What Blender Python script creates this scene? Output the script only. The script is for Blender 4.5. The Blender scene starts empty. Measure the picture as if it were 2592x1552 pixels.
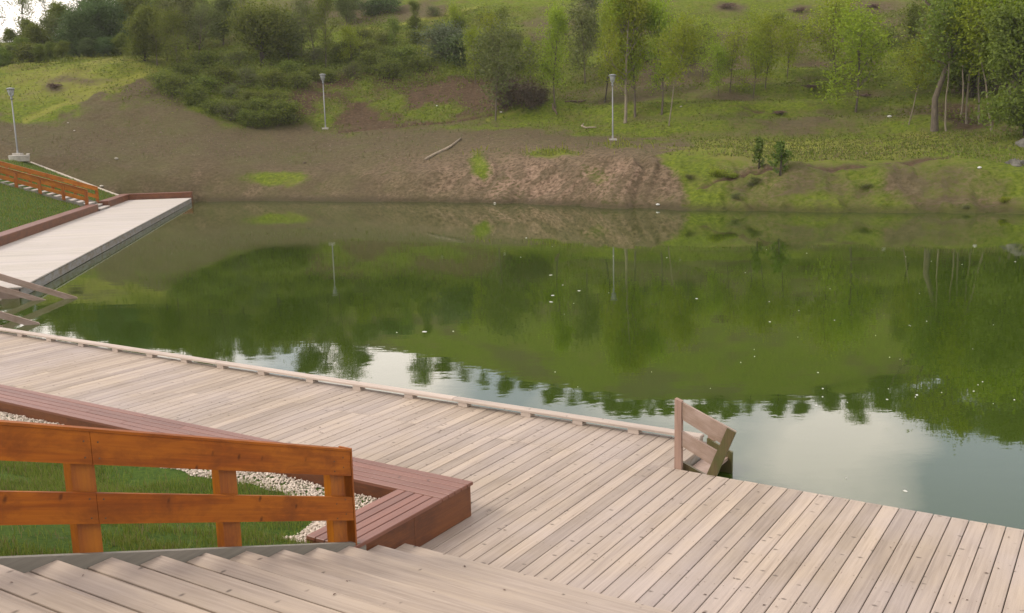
import bpy, math, random
import numpy as np
from mathutils import Matrix, Vector, Euler

random.seed(7); rng = np.random.default_rng(11)
S = bpy.context.scene
R_ = math.radians
# ------------------------------------------------------------------ camera
CAMZ = 3.6
FPX, CX, CY = 2485.0, 1296.0, 776.0
ROT = np.array([[0.99969029, 0.02488636, 0.0],
                [-0.0044683, 0.17949248, -0.9837492],
                [-0.02448193, 0.98344452, 0.17954809]])
cd = bpy.data.cameras.new('camera'); cam = bpy.data.objects.new('camera', cd)
S.collection.objects.link(cam); S.camera = cam
cd.sensor_width = 36; cd.lens = FPX / 2592 * 36; cd.clip_start = .05; cd.clip_end = 2000
cam.matrix_world = Matrix.Translation((0, 0, CAMZ)) @ Matrix(ROT.tolist()).to_4x4()

# ------------------------------------------------------------------ light
SUN_EL, SUN_AZ = R_(42), R_(192)          # azimuth counter-clockwise from +X
W = bpy.data.worlds.new('World'); S.world = W; W.use_nodes = True
nt = W.node_tree; nt.nodes.clear()
def wn(t, **k):
    n = nt.nodes.new(t)
    for a, b in k.items(): setattr(n, a, b)
    return n
sky = wn('ShaderNodeTexSky', sky_type='NISHITA', sun_disc=False, sun_elevation=SUN_EL,
         sun_rotation=math.pi / 2 - SUN_AZ, dust_density=.6, air_density=1.2, ozone_density=2.5)
tc = wn('ShaderNodeTexCoord'); sx = wn('ShaderNodeSeparateXYZ'); nt.links.new(tc.outputs['Generated'], sx.inputs[0])
mz = wn('ShaderNodeMath', operation='MAXIMUM'); mz.inputs[1].default_value = .06; nt.links.new(sx.outputs['Z'], mz.inputs[0])
ad = wn('ShaderNodeMath', operation='ADD'); ad.inputs[1].default_value = .15; nt.links.new(mz.outputs[0], ad.inputs[0])
dx = wn('ShaderNodeMath', operation='DIVIDE'); nt.links.new(sx.outputs['X'], dx.inputs[0]); nt.links.new(ad.outputs[0], dx.inputs[1])
dy = wn('ShaderNodeMath', operation='DIVIDE'); nt.links.new(sx.outputs['Y'], dy.inputs[0]); nt.links.new(ad.outputs[0], dy.inputs[1])
cb = wn('ShaderNodeCombineXYZ'); nt.links.new(dx.outputs[0], cb.inputs[0]); nt.links.new(dy.outputs[0], cb.inputs[1]); cb.inputs[2].default_value = 3.1
cn = wn('ShaderNodeTexNoise'); cn.inputs['Scale'].default_value = 2.1; cn.inputs['Detail'].default_value = 6; cn.inputs['Roughness'].default_value = .52
nt.links.new(cb.outputs[0], cn.inputs['Vector'])
cfac = cn.outputs['Fac']
for cvec, crad, camp in (((-0.1507, 0.9590, 0.2401), 4.0, 0.35), ((-0.1226, 0.9534, 0.2758), 5.0, 0.30), ((-0.3849, 0.9024, 0.1937), 9.0, 0.45), ((-0.4261, 0.8906, 0.1588), 8.0, 0.40), ((0.3162, 0.8949, 0.3149), 6.5, 0.30), ((0.0233, 0.9633, 0.2672), 4.5, -0.25), ((-0.0267, 0.9663, 0.2559), 4.0, -0.22), ((0.1059, 0.9525, 0.2857), 4.0, -0.15), ((0.4282, 0.8383, 0.3374), 5.0, -0.25), ((0.2448, 0.9265, 0.2858), 3.5, -0.15)):          # the larger clouds and clearings
    vd = wn('ShaderNodeVectorMath', operation='DOT_PRODUCT'); nt.links.new(tc.outputs['Generated'], vd.inputs[0]); vd.inputs[1].default_value = cvec
    mr = wn('ShaderNodeMapRange', interpolation_type='SMOOTHSTEP'); nt.links.new(vd.outputs['Value'], mr.inputs[0]); mr.inputs[1].default_value = math.cos(R_(crad)); mr.inputs[2].default_value = 1; mr.inputs[3].default_value = 0; mr.inputs[4].default_value = camp * .62
    av = wn('ShaderNodeMath', operation='ADD'); nt.links.new(cfac, av.inputs[0]); nt.links.new(mr.outputs[0], av.inputs[1]); cfac = av.outputs[0]
cr = wn('ShaderNodeValToRGB'); cr.color_ramp.elements[0].position = .40; cr.color_ramp.elements[1].position = .72
nt.links.new(cfac, cr.inputs[0]); cr.color_ramp.elements[0].color = (.27, .27, .27, 1)
cl = wn('ShaderNodeMix', data_type='RGBA'); cl.inputs[7].default_value = (14.2, 12.8, 11.9, 1)
nt.links.new(cr.outputs[0], cl.inputs[0]); nt.links.new(sky.outputs[0], cl.inputs[6])
bg = wn('ShaderNodeBackground'); bg.inputs['Strength'].default_value = .13
nt.links.new(cl.outputs[2], bg.inputs[0])
wo = wn('ShaderNodeOutputWorld'); nt.links.new(bg.outputs[0], wo.inputs[0])
sl = bpy.data.lights.new('sun', 'SUN'); sl.energy = 1.7; sl.angle = R_(16); sl.color = (1, .91, .79)
so = bpy.data.objects.new('sun', sl); S.collection.objects.link(so)
sd = Vector((math.cos(SUN_EL) * math.cos(SUN_AZ), math.cos(SUN_EL) * math.sin(SUN_AZ), math.sin(SUN_EL)))
so.rotation_euler = sd.to_track_quat('Z', 'Y').to_euler(); so.location = sd * 100
S.view_settings.view_transform = 'Standard'; S.view_settings.look = 'None'
S.view_settings.exposure = 0.46; S.view_settings.gamma = 1
try: S.cycles.use_denoising = True
except Exception: pass

# ------------------------------------------------------------------ pixel -> world helpers (full-view pixels of the photo)
K = 2592 / 2478.0
def ray(xf, yf):
    c = np.array([(xf * K - CX) / FPX, -(yf * K - CY) / FPX, -1.0]); return ROT @ c
def proj(x, y, z):
    p = np.stack([np.asarray(x, float), np.asarray(y, float), np.asarray(z, float) - CAMZ], -1) @ ROT
    return (CX + FPX * p[..., 0] / -p[..., 2]) / K, (CY - FPX * p[..., 1] / -p[..., 2]) / K
def at_z(xf, yf, z):
    d = ray(xf, yf); t = (z - CAMZ) / d[2]; return np.array([d[0] * t, d[1] * t, z])
def at_r(xf, yf, r):
    d = ray(xf, yf); t = r / math.hypot(d[0], d[1]); return np.array([d[0] * t, d[1] * t, CAMZ + d[2] * t])

# ------------------------------------------------------------------ mesh helpers
class MB:
    def __init__(s): s.v = []; s.f = []
    def add(s, vs, fs):
        o = len(s.v); s.v += [tuple(map(float, p)) for p in vs]; s.f += [tuple(i + o for i in q) for q in fs]
    def hexa(s, p):
        s.add(p, [(0, 3, 2, 1), (4, 5, 6, 7), (0, 1, 5, 4), (1, 2, 6, 5), (2, 3, 7, 6), (3, 0, 4, 7)])
    def box(s, x0, x1, y0, y1, z0, z1, c=0.0):
        if c <= 0:
            s.hexa([(x0, y0, z0), (x1, y0, z0), (x1, y1, z0), (x0, y1, z0), (x0, y0, z1), (x1, y0, z1), (x1, y1, z1), (x0, y1, z1)]); return
        # box with its top edges eased by c
        v = [(x0, y0, z0), (x1, y0, z0), (x1, y1, z0), (x0, y1, z0),
             (x0, y0, z1 - c), (x1, y0, z1 - c), (x1, y1, z1 - c), (x0, y1, z1 - c),
             (x0 + c, y0 + c, z1), (x1 - c, y0 + c, z1), (x1 - c, y1 - c, z1), (x0 + c, y1 - c, z1)]
        s.add(v, [(0, 3, 2, 1), (0, 1, 5, 4), (1, 2, 6, 5), (2, 3, 7, 6), (3, 0, 4, 7),
                  (4, 5, 9, 8), (5, 6, 10, 9), (6, 7, 11, 10), (7, 4, 8, 11), (8, 9, 10, 11)])
    def slab(s, poly, axis, t0, t1):
        # poly of 2-D points extruded along axis ('x': poly is (y,z); 'y': poly is (x,z))
        n = len(poly)
        mk = (lambda p, t: (t, p[0], p[1])) if axis == 'x' else (lambda p, t: (p[0], t, p[1]))
        vs = [mk(p, t0) for p in poly] + [mk(p, t1) for p in poly]
        s.add(vs, [tuple(range(n))[::-1], tuple(range(n, 2 * n))] + [(i, (i + 1) % n, n + (i + 1) % n, n + i) for i in range(n)])
    def tube(s, path, rad, n=8, cap=True):
        path = [Vector(p) for p in path]; o = len(s.v)
        for i, p in enumerate(path):
            a = path[max(i - 1, 0)]; b = path[min(i + 1, len(path) - 1)]
            t = (b - a).normalized(); u = t.cross(Vector((.31, .95, .05))); 
            if u.length < 1e-3: u = t.cross(Vector((1, 0, 0)))
            u.normalize(); w = t.cross(u)
            for k in range(n):
                q = p + (u * math.cos(2 * math.pi * k / n) + w * math.sin(2 * math.pi * k / n)) * rad[i]
                s.v.append(tuple(q))
        for i in range(len(path) - 1):
            for k in range(n):
                s.f.append((o + i * n + k, o + i * n + (k + 1) % n, o + (i + 1) * n + (k + 1) % n, o + (i + 1) * n + k))
        if cap:
            s.f.append(tuple(o + k for k in range(n))[::-1]); s.f.append(tuple(o + (len(path) - 1) * n + k for k in range(n)))
    def lathe(s, prof, n=20, c=(0, 0, 0)):
        o = len(s.v)
        for r, z in prof:
            for k in range(n): s.v.append((c[0] + r * math.cos(2 * math.pi * k / n), c[1] + r * math.sin(2 * math.pi * k / n), c[2] + z))
        for i in range(len(prof) - 1):
            for k in range(n): s.f.append((o + i * n + k, o + i * n + (k + 1) % n, o + (i + 1) * n + (k + 1) % n, o + (i + 1) * n + k))
        s.f.append(tuple(o + k for k in range(n))[::-1]); s.f.append(tuple(o + (len(prof) - 1) * n + k for k in range(n)))
    def build(s, name, mat, parent=None, smooth=False):
        me = bpy.data.meshes.new(name); me.from_pydata(s.v, [], s.f); me.update()
        return link(name, me, mat, parent, smooth)
def link(name, me, mat, parent=None, smooth=False):
    if mat is not None: me.materials.append(mat)
    if smooth: me.polygons.foreach_set('use_smooth', [True] * len(me.polygons))
    o = bpy.data.objects.new(name, me); S.collection.objects.link(o)
    if parent is not None: o.parent = parent
    return o
def mesh_np(name, V, F, mat, parent=None, smooth=False):
    """V (n,3), F (m,k) of equal-sided faces"""
    me = bpy.data.meshes.new(name); V = np.asarray(V, np.float32); F = np.asarray(F, np.int32); k = F.shape[1]
    me.vertices.add(len(V)); me.vertices.foreach_set('co', V.ravel())
    me.loops.add(F.size); me.loops.foreach_set('vertex_index', F.ravel())
    me.polygons.add(len(F)); me.polygons.foreach_set('loop_start', np.arange(len(F), dtype=np.int32) * k)
    me.polygons.foreach_set('loop_total', np.full(len(F), k, np.int32)); me.update(calc_edges=True)
    return link(name, me, mat, parent, smooth)
def empty(name, loc=(0, 0, 0), rz=0):
    o = bpy.data.objects.new(name, None); S.collection.objects.link(o); o.location = loc; o.rotation_euler = (0, 0, rz); o.empty_display_size = .2
    return o
def tag(o, label, cat, group=None):
    o['label'] = label; o['category'] = cat
    if group: o['group'] = group
    return o
def kind(o, k, label=None):
    o['kind'] = k
    if label: o['label'] = label
    return o
def copy_tree(o, parent=None):
    c = o.copy(); S.collection.objects.link(c); c.parent = parent
    for ch in list(o.children): copy_tree(ch, c)
    return c

# ------------------------------------------------------------------ noise
def vnoise(x, y, seed=0):
    xi = np.floor(x).astype(np.int64); yi = np.floor(y).astype(np.int64); xf = x - xi; yf = y - yi
    def hsh(a, b):
        n = (a * 374761393 + b * 668265263 + seed * 1442695041) & 0xffffffff
        n = ((n ^ (n >> 13)) * 1274126177) & 0xffffffff
        return ((n ^ (n >> 16)) & 0xffff) / 65535.0
    u = xf * xf * (3 - 2 * xf); v = yf * yf * (3 - 2 * yf)
    return (hsh(xi, yi) * (1 - u) + hsh(xi + 1, yi) * u) * (1 - v) + (hsh(xi, yi + 1) * (1 - u) + hsh(xi + 1, yi + 1) * u) * v
def fbm(x, y, seed=0, oct=4, gain=.5):
    s = 0; a = 1; t = 0
    for i in range(oct):
        s = s + a * vnoise(x, y, seed + i * 17); t += a; a *= gain; x = x * 2.03 + 11.3; y = y * 2.03 - 7.1
    return s / t            # 0..1

# ------------------------------------------------------------------ materials
def material(name):
    m = bpy.data.materials.new(name); m.use_nodes = True; t = m.node_tree; t.nodes.clear()
    out = t.nodes.new('ShaderNodeOutputMaterial'); b = t.nodes.new('ShaderNodeBsdfPrincipled'); t.links.new(b.outputs[0], out.inputs[0])
    return m, t, b, out
class G:
    """tiny node graph helper"""
    def __init__(s, t): s.t = t
    def n(s, typ, ins=None, **k):
        x = s.t.nodes.new(typ)
        for a, b in k.items(): setattr(x, a, b)
        for a, b in (ins or {}).items(): s.set(x, a, b)
        return x
    def set(s, x, a, b):
        if hasattr(b, 'links') or isinstance(b, bpy.types.NodeSocket): s.t.links.new(b, x.inputs[a])
        else: x.inputs[a].default_value = b
    def math(s, op, a, b=0.0, c=None, clamp=False):
        x = s.n('ShaderNodeMath', {0: a, 1: b}, operation=op, use_clamp=clamp)
        if c is not None: s.set(x, 2, c)
        return x.outputs[0]
    def mix(s, f, a, b, mode='MIX'):
        a = (*a, 1) if isinstance(a, tuple) and len(a) == 3 else a
        b = (*b, 1) if isinstance(b, tuple) and len(b) == 3 else b
        return s.n('ShaderNodeMix', {0: f, 6: a, 7: b}, data_type='RGBA', blend_type=mode).outputs[2]
    def ramp(s, v, lo, hi, a=0.0, b=1.0):
        return s.n('ShaderNodeMapRange', {0: v, 1: lo, 2: hi, 3: a, 4: b}).outputs[0]
    def noise(s, vec, scale, detail=4, rough=.55, dist=0.0):
        return s.n('ShaderNodeTexNoise', {'Vector': vec, 'Scale': scale, 'Detail': detail, 'Roughness': rough, 'Distortion': dist}).outputs['Fac']
    def mapping(s, vec, scale, loc=None):
        x = s.n('ShaderNodeMapping', {0: vec}); x.inputs['Scale'].default_value = scale
        if loc is not None: s.set(x, 'Location', loc)
        return x.outputs[0]
    def obj(s): return s.n('ShaderNodeTexCoord').outputs['Object']
    def attr(s, name): return s.n('ShaderNodeAttribute', attribute_name=name)
    def bump(s, h, strength, dist, bsdf):
        x = s.n('ShaderNodeBump', {'Height': h, 'Strength': strength, 'Distance': dist}); s.t.links.new(x.outputs[0], bsdf.inputs['Normal'])

def wood(name, cols, axis, rough=.75, knots=.6, var=.35, worn=.4, spec=.3, stain=None, grey=None, tilt=None):
    """boards: cols = (dark, mid, light); axis the grain runs along ('x','y','z' in object space)"""
    m, t, b, _ = material(name); g = G(t)
    isl = g.n('ShaderNodeNewGeometry').outputs['Random Per Island']
    off = g.n('ShaderNodeCombineXYZ', {0: g.math('MULTIPLY', isl, 31.7), 1: g.math('MULTIPLY', isl, 57.3), 2: g.math('MULTIPLY', isl, 13.1)}).outputs[0]
    o = g.obj()
    if tilt:
        mp = g.n('ShaderNodeMapping', {0: o}); mp.inputs['Rotation'].default_value = tilt; o = mp.outputs[0]
    L, T = 1.6, 48
    sc = {'x': (L, T, T), 'y': (T, L, T), 'z': (T, T, L)}[axis]
    grain = g.noise(g.mapping(o, sc, off), 1.0, 6, .62, .35)
    sc2 = {'x': (.5, 6, 6), 'y': (6, .5, 6), 'z': (6, 6, .5)}[axis]
    wide = g.noise(g.mapping(o, sc2, off), 1.0, 3, .5, .8)
    col = g.mix(g.ramp(grain, .33, .68), cols[0], cols[1])
    col = g.mix(g.math('MULTIPLY', g.ramp(wide, .42, .68), .55), col, cols[2])
    tone = g.ramp(isl, 0, 1, 1 - var, 1 + var * .6)
    col = g.mix(1.0, col, g.n('ShaderNodeCombineColor', {0: tone, 1: tone, 2: tone}).outputs[0], 'MULTIPLY')
    big = g.noise(o, .55, 4, .6)
    if grey is not None: col = g.mix(g.math('MULTIPLY', g.ramp(big, .40, .66), worn), col, grey)
    if stain is not None:
        st = g.noise(g.mapping(o, {'x': (.5, 1, 1), 'y': (1, .5, 1), 'z': (1, 1, .5)}[axis], off), 5.0, 6, .68, .3); col = g.mix(g.math('MULTIPLY', g.ramp(st, .44, .66), .85), col, stain)
    # knots and dings
    kv = {'x': (9, 5.5, 5.5), 'y': (5.5, 9, 5.5), 'z': (5.5, 5.5, 9)}[axis]
    vor = g.n('ShaderNodeTexVoronoi', {'Vector': g.mapping(o, kv, off), 'Scale': 1.0, 'Randomness': 1.0})
    rndk = g.n('ShaderNodeSeparateColor', {0: vor.outputs['Color']}).outputs[0]
    kd = g.math('ADD', vor.outputs['Distance'], g.math('MULTIPLY', g.noise(o, 60, 2), .08))
    kn = g.math('MULTIPLY', g.ramp(kd, .10, .20, 1, 0), g.math('GREATER_THAN', rndk, 1 - knots))
    dk = tuple(c * .34 for c in cols[0])
    col = g.mix(g.math('MULTIPLY', kn, .78), col, dk)
    # short dark cracks
    cv = {'x': (1.6, 60, 60), 'y': (60, 1.6, 60), 'z': (60, 60, 1.6)}[axis]
    cr_ = g.noise(g.mapping(o, cv, off), 1.0, 2, .5)
    col = g.mix(g.ramp(cr_, .72, .80, 0, .55), col, tuple(c * .55 for c in cols[0]))
    t.links.new(col, b.inputs['Base Color'])
    b.inputs['Roughness'].default_value = rough; b.inputs['Specular IOR Level'].default_value = spec
    g.bump(g.math('SUBTRACT', grain, kn), .35, .004, b)
    return m

deckcol = ((.265, .208, .158), (.385, .310, .240), (.45, .36, .265))
M = {}
M['deck_y'] = wood('weathered deck boards', deckcol, 'y', .72, .62, .20, .45, .3, None, (.39, .335, .32))
M['deck_x'] = wood('weathered boards crosswise', deckcol, 'x', .72, .5, .17, .3, .3, None, (.39, .335, .31))
M['dockdeck'] = wood('pale dock boards', ((.37, .335, .285), (.47, .42, .36), (.52, .46, .39)), 'x', .7, .15, .12, .4, .3, None, (.47, .42, .40))
M['curb'] = wood('pale curb timber', ((.34, .275, .23), (.46, .38, .315), (.52, .435, .355)), 'x', .7, .3, .15)
M['rail_y'] = wood('honey stained rail timber', ((.20, .046, .003), (.34, .092, .005), (.45, .150, .008)), 'y', .62, .5, .14, .4, .25, (.15, .036, .004), None, (R_(19.6), 0, 0))
M['rail_x'] = wood('honey stained rail timber crosswise', ((.26, .078, .006), (.41, .135, .008), (.50, .19, .010)), 'x', .5, .25, .12, .4, .3, (.20, .055, .006), None, (0, R_(-18), 0))
M['rail_z'] = wood('honey stained post timber', ((.20, .052, .003), (.33, .096, .005), (.41, .140, .007)), 'z', .45, .25, .12, .4, .4, (.17, .043, .009))
redc = ((.115, .039, .023), (.185, .066, .038), (.225, .086, .052))
M['bench_x'] = wood('reddish bench slats', redc, 'x', .42, .15, .25, .5, .5, None, (.22, .10, .07))
M['bench_y'] = wood('reddish bench slats lengthwise', redc, 'y', .42, .15, .25, .5, .5, None, (.22, .10, .07))
M['fascia_x'] = wood('brown stained fascia', ((.10, .033, .012), (.16, .054, .018), (.20, .072, .022)), 'x', .5, .1, .1, .4, .4, (.07, .024, .012))
M['fascia_y'] = wood('brown stained fascia lengthwise', ((.10, .033, .012), (.16, .054, .018), (.20, .072, .022)), 'y', .5, .1, .1, .4, .4, (.07, .024, .012))
M['stringer'] = wood('grey painted stringer', ((.17, .155, .125), (.215, .195, .16), (.24, .215, .175)), 'y', .8, .05, .08)
M['greyside'] = wood('grey weathered side boards', ((.22, .215, .20), (.30, .29, .275), (.34, .325, .30)), 'y', .8, .1, .2, .5, .2, (.20, .15, .09))
M['ladder'] = wood('weathered ladder timber', ((.26, .185, .145), (.35, .26, .21), (.39, .295, .24)), 'x', .75, .2, .15, .5, .3, (.22, .15, .10), None, (0, R_(-21.8), 0))
M['ladder_z'] = wood('weathered ladder post timber', ((.25, .16, .12), (.34, .22, .165), (.38, .25, .19)), 'z', .75, .2, .15)
M['ladder_wet'] = wood('damp ladder timber', ((.07, .05, .02), (.12, .085, .035), (.10, .11, .03)), 'z', .45, .2, .15, .5, .5, (.06, .07, .015))

def plain(name, col, rough=.6, metal=0.0, nscale=8, namt=.25, bump=0.0):
    m, t, b, _ = material(name); g = G(t); o = g.obj()
    n = g.noise(o, nscale, 5, .6); c = g.mix(g.ramp(n, .3, .7), tuple(x * (1 - namt) for x in col), tuple(min(1, x * (1 + namt)) for x in col))
    t.links.new(c, b.inputs['Base Color']); b.inputs['Roughness'].default_value = rough; b.inputs['Metallic'].default_value = metal
    if bump: g.bump(n, bump, .02, b)
    return m
M['galv'] = plain('galvanised lamp pole', (.19, .19, .185), .5, .3, 30, .1)
M['lampgrey'] = plain('grey lamp metal', (.20, .21, .21), .5, .2, 20, .15)
M['capmetal'] = plain('pale lamp cap', (.20, .205, .20), .5, .1, 20, .1)
M['concrete'] = plain('concrete', (.36, .33, .28), .9, 0, 6, .2, .3)
M['kerbstone'] = plain('pale kerb concrete', (.42, .36, .28), .9, 0, 5, .18, .3)
M['pebble'] = None
M['deadwood'] = plain('bleached dead wood', (.24, .19, .13), .85, 0, 7, .35, .4)
M['darkbrush'] = plain('dry brushwood', (.095, .058, .040), .9, 0, 9, .4)
M['litter'] = plain('pale scrap', (.50, .49, .44), .6, 0, 20, .12)
M['stone'] = plain('pale broken stone', (.42, .38, .31), .9, 0, 6, .25, .4)
M['rock'] = plain('grey rock face', (.095, .088, .07), .9, 0, 1.7, .5, .8)
M['slab'] = plain('paved landing', (.27, .225, .17), .9, 0, 3, .2, .2)
M['orangeblob'] = plain('dry yellow stalk', (.30, .24, .06), .8)
# glass of the lamps
m, t, b, _ = material('lamp glass'); b.inputs['Base Color'].default_value = (.40, .41, .39, 1); b.inputs['Roughness'].default_value = .15
b.inputs['Transmission Weight'].default_value = .55; b.inputs['IOR'].default_value = 1.3; M['lampglass'] = m
# bark
def bark(name, a, c, sc=14):
    m, t, b, _ = material(name); g = G(t); o = g.obj(); n = g.noise(g.mapping(o, (1, 1, .25)), sc, 5, .65)
    t.links.new(g.mix(g.ramp(n, .35, .65), a, c), b.inputs['Base Color']); b.inputs['Roughness'].default_value = .9; g.bump(n, .5, .02, b)
    return m
M['bark'] = bark('brown bark', (.050, .038, .026), (.11, .085, .058))
M['bark_pale'] = bark('pale smooth bark', (.13, .105, .07), (.23, .19, .13))
M['bark_dark'] = bark('dark bark', (.028, .021, .015), (.06, .047, .032))
M['bark_grey'] = bark('grey brown bark', (.065, .05, .034), (.125, .098, .066))
# leaves
def leaf(name, a, c, trans=.35, straw=None, share=.16):
    m, t, b, out = material(name); g = G(t)
    isl = g.n('ShaderNodeNewGeometry').outputs['Random Per Island']
    o = g.obj(); n = g.noise(o, .8, 3)
    col = g.mix(g.ramp(g.math('ADD', isl, n), .35, 1.5), a, c)
    if straw: col = g.mix(g.math('GREATER_THAN', g.math('FRACT', g.math('MULTIPLY', isl, 17.3)), 1 - share), col, straw)
    oi = g.n('ShaderNodeObjectInfo').outputs['Random']
    hs = g.n('ShaderNodeHueSaturation', {'Hue': g.ramp(oi, 0, 1, .485, .515), 'Saturation': 1.0, 'Value': g.ramp(oi, 0, 1, .82, 1.16), 'Fac': 1.0, 'Color': col}).outputs[0]
    t.links.new(hs, b.inputs['Base Color']); b.inputs['Roughness'].default_value = .6; b.inputs['Specular IOR Level'].default_value = .25
    tr = g.n('ShaderNodeBsdfTranslucent', {'Color': hs}); mx = g.n('ShaderNodeMixShader', {0: trans, 1: b.outputs[0], 2: tr.outputs[0]})
    t.links.new(mx.outputs[0], out.inputs[0]); return m
M['leaf_light'] = leaf('fresh spring leaves', (.160, .215, .012), (.285, .345, .024), .55)
M['leaf_mid'] = leaf('green leaves', (.085, .118, .014), (.165, .205, .026), .45)
M['leaf_dark'] = leaf('dark green leaves', (.058, .095, .028), (.105, .155, .045), .42)
M['leaf_grey'] = leaf('grey green leaves', (.075, .10, .045), (.135, .17, .085))
M['leaf_shrub'] = leaf('shrub leaves', (.072, .098, .012), (.170, .205, .026), .42)
M['leaf_dull'] = leaf('dull olive leaves', (.085, .105, .028), (.155, .175, .050), .42)
M['needle'] = leaf('pine needles', (.075, .130, .016), (.15, .22, .034), .45)
M['grassblade'] = leaf('grass blades', (.090, .122, .014), (.195, .232, .040), .42, (.20, .16, .07), .14)
M['hilltuft'] = leaf('hill grass', (.070, .098, .010), (.160, .180, .028), .4, (.19, .155, .07), .2)
M['drystalk'] = leaf('dry stalks', (.10, .085, .035), (.19, .155, .075), .25, (.085, .125, .018), .3)
M['twig'] = leaf('brown twigs', (.055, .036, .022), (.115, .078, .048), .05)
# ------------------------------------------------------------------ terrain
def zr(xf, yf, r): return at_r(xf, yf, r)[2]
def shore_r(xf, yf):
    d = ray(xf, yf); return -(CAMZ + .30) / d[2] * math.hypot(d[0], d[1])
cols = []
def column(xf, shore, pts, ridge, far):
    az = math.atan2(ray(xf, 330)[0], ray(xf, 330)[1])
    if isinstance(shore, tuple): r1, z1 = shore
    else: r1, z1 = shore_r(xf, shore), -.30
    q = 1 / math.cos(az) if 1200 < xf < 3000 else 1.0             # ranges below are depths along the view for the right-hand side
    pts = [(y, r * q) for y, r in pts]; ridge = (ridge[0] * (q + 1) / 2, ridge[1])
    P = [(r1 - 9, z1 - 1.6), (r1, z1)]
    for y, r in pts: P.append((r, y[0]) if isinstance(y, tuple) else (r, zr(xf, y, r)))
    P += [ridge, far, (270, far[1] - 6)]
    cols.append((az, P))
#                      shoreline   bank top    foot       hill        hill        top of frame      ridge     beyond
column(-1500, (44, -.6), [((2.4,), 60), ((4.2,), 70), ((6.0,), 78), ((8.0,), 90), ((8.5,), 100)], (125, 9), (180, 7))
column(-500, (46, -.6), [((2.5,), 64), ((4.4,), 74), ((6.6,), 81), ((9.2,), 90), ((9.6,), 100)], (125, 10), (180, 7))
column(0,    (50, -.6), [(374, 68), (300, 76), (240, 82), (175, 90), ((10.6,), 100)], (125, 14), (180, 10))
column(200,  (52, -.6), [(424, 62.5), (300, 74), (220, 80), (152, 87), ((10.7,), 97)], (125, 14.5), (180, 10))
column(330,  (56, -.5), [(400, 65), (300, 74), (215, 80), (148, 86), ((11.0,), 97)], (122, 14), (180, 11))
column(480,  489, [(400, 64), (306, 73), (230, 79), (140, 88), (20, 106)], (122, 19.5), (180, 15))
column(600,  488, [(420, 62), (318, 73), (230, 80), (130, 89), (0, 106)], (120, 20.5), (180, 17))
column(800,  489, [(420, 60), (312, 73), (220, 80), (110, 90), (0, 104)], (120, 21.3), (180, 19))
column(1000, 490, [(420, 56), (300, 71), (210, 78), (100, 88), (0, 100)], (120, 23.0), (180, 20))
column(1240, 495, [(400, 54), (290, 67), (210, 74), (100, 84), (0, 95)], (121, 26.9), (180, 21))
column(1480, 505, [(385, 50), (330, 61.5), (230, 69), (110, 79), (0, 90)], (124, 30.1), (180, 23))
column(1700, 512, [(385, 48), (335, 58), (230, 67), (110, 78), (0, 89)], (124, 30.8), (180, 24))
column(1900, 515, [(402, 45.5), (340, 57), (240, 65.5), (110, 78), (0, 89)], (124, 30.4), (180, 24))
column(2100, 516, [(402, 44.5), (338, 56), (250, 64), (110, 77), (0, 88)], (124, 29.6), (180, 24))
column(2300, 517, [(395, 43.5), (318, 53), (250, 60), (130, 71), (0, 83)], (118, 25.5), (180, 22))
column(2478, 518, [(420, 41.5), (335, 48.5), (240, 58), (130, 68), (0, 80)], (115, 26), (180, 22))
column(2850, 521, [(425, 40.5), (330, 48), (240, 57), (130, 67), (0, 77)], (110, 27), (180, 22))
column(4200, (43, -.3), [((1.5,), 47), ((3.0,), 55), ((6.0,), 64), ((10.,), 74), ((14.,), 86)], (110, 26), (180, 20))
AZ = np.array([c[0] for c in cols]); CR = np.array([[p[0] for p in c[1]] for c in cols]); CZ = np.array([[p[1] for p in c[1]] for c in cols])
NA = 860
az_f = np.concatenate([np.linspace(AZ[0], -.56, 60, endpoint=False), np.linspace(-.56, .56, NA - 110), np.linspace(.565, AZ[-1], 50)])
NA = len(az_f)
def interp_cols(C):
    out = np.stack([np.interp(az_f, AZ, C[:, j]) for j in range(C.shape[1])], 1)
    k = np.hanning(41); k /= k.sum(); pad = np.pad(out, ((20, 20), (0, 0)), 'edge')
    return np.stack([np.convolve(pad[:, j], k, 'valid') for j in range(C.shape[1])], 1)
FR, FZ = interp_cols(CR), interp_cols(CZ)
seg = [5, 48, 48, 60, 60, 50, 26, 10, 6]
tt = np.concatenate([np.linspace(i, i + 1, n, endpoint=False) for i, n in enumerate(seg)] + [[len(seg)]])
def hermite(F, R, tq):
    """monotone cubic in r through the control points of each column"""
    r_out = np.empty((len(F), len(tq))); z_out = np.empty_like(r_out)
    i = np.minimum(tq.astype(int), F.shape[1] - 2); u = tq - i
    dr = np.diff(R, axis=1); sl = np.diff(F, axis=1) / dr
    mS = np.zeros_like(F); mS[:, 1:-1] = np.where(sl[:, :-1] * sl[:, 1:] > 0, 2 * sl[:, :-1] * sl[:, 1:] / (sl[:, :-1] + sl[:, 1:] + 1e-9), 0)
    mS[:, 0] = sl[:, 0]; mS[:, -1] = sl[:, -1]
    hh = dr[:, i]; h00 = 2 * u**3 - 3 * u**2 + 1; h10 = u**3 - 2 * u**2 + u; h01 = -2 * u**3 + 3 * u**2; h11 = u**3 - u**2
    r_out = R[:, i] + u * hh
    z_out = h00 * F[:, i] + h10 * hh * mS[:, i] + h01 * F[:, i + 1] + h11 * hh * mS[:, i + 1]
    return r_out, z_out
GR, GZ = hermite(FZ, FR, tt)
TX = GR * np.sin(az_f)[:, None]; TY = GR * np.cos(az_f)[:, None]; TT = np.broadcast_to(tt, GR.shape)
def sstep(x, a, b): u = np.clip((x - a) / (b - a), 0, 1); return u * u * (3 - 2 * u)
hill = sstep(TT, 2.6, 3.4)
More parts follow.
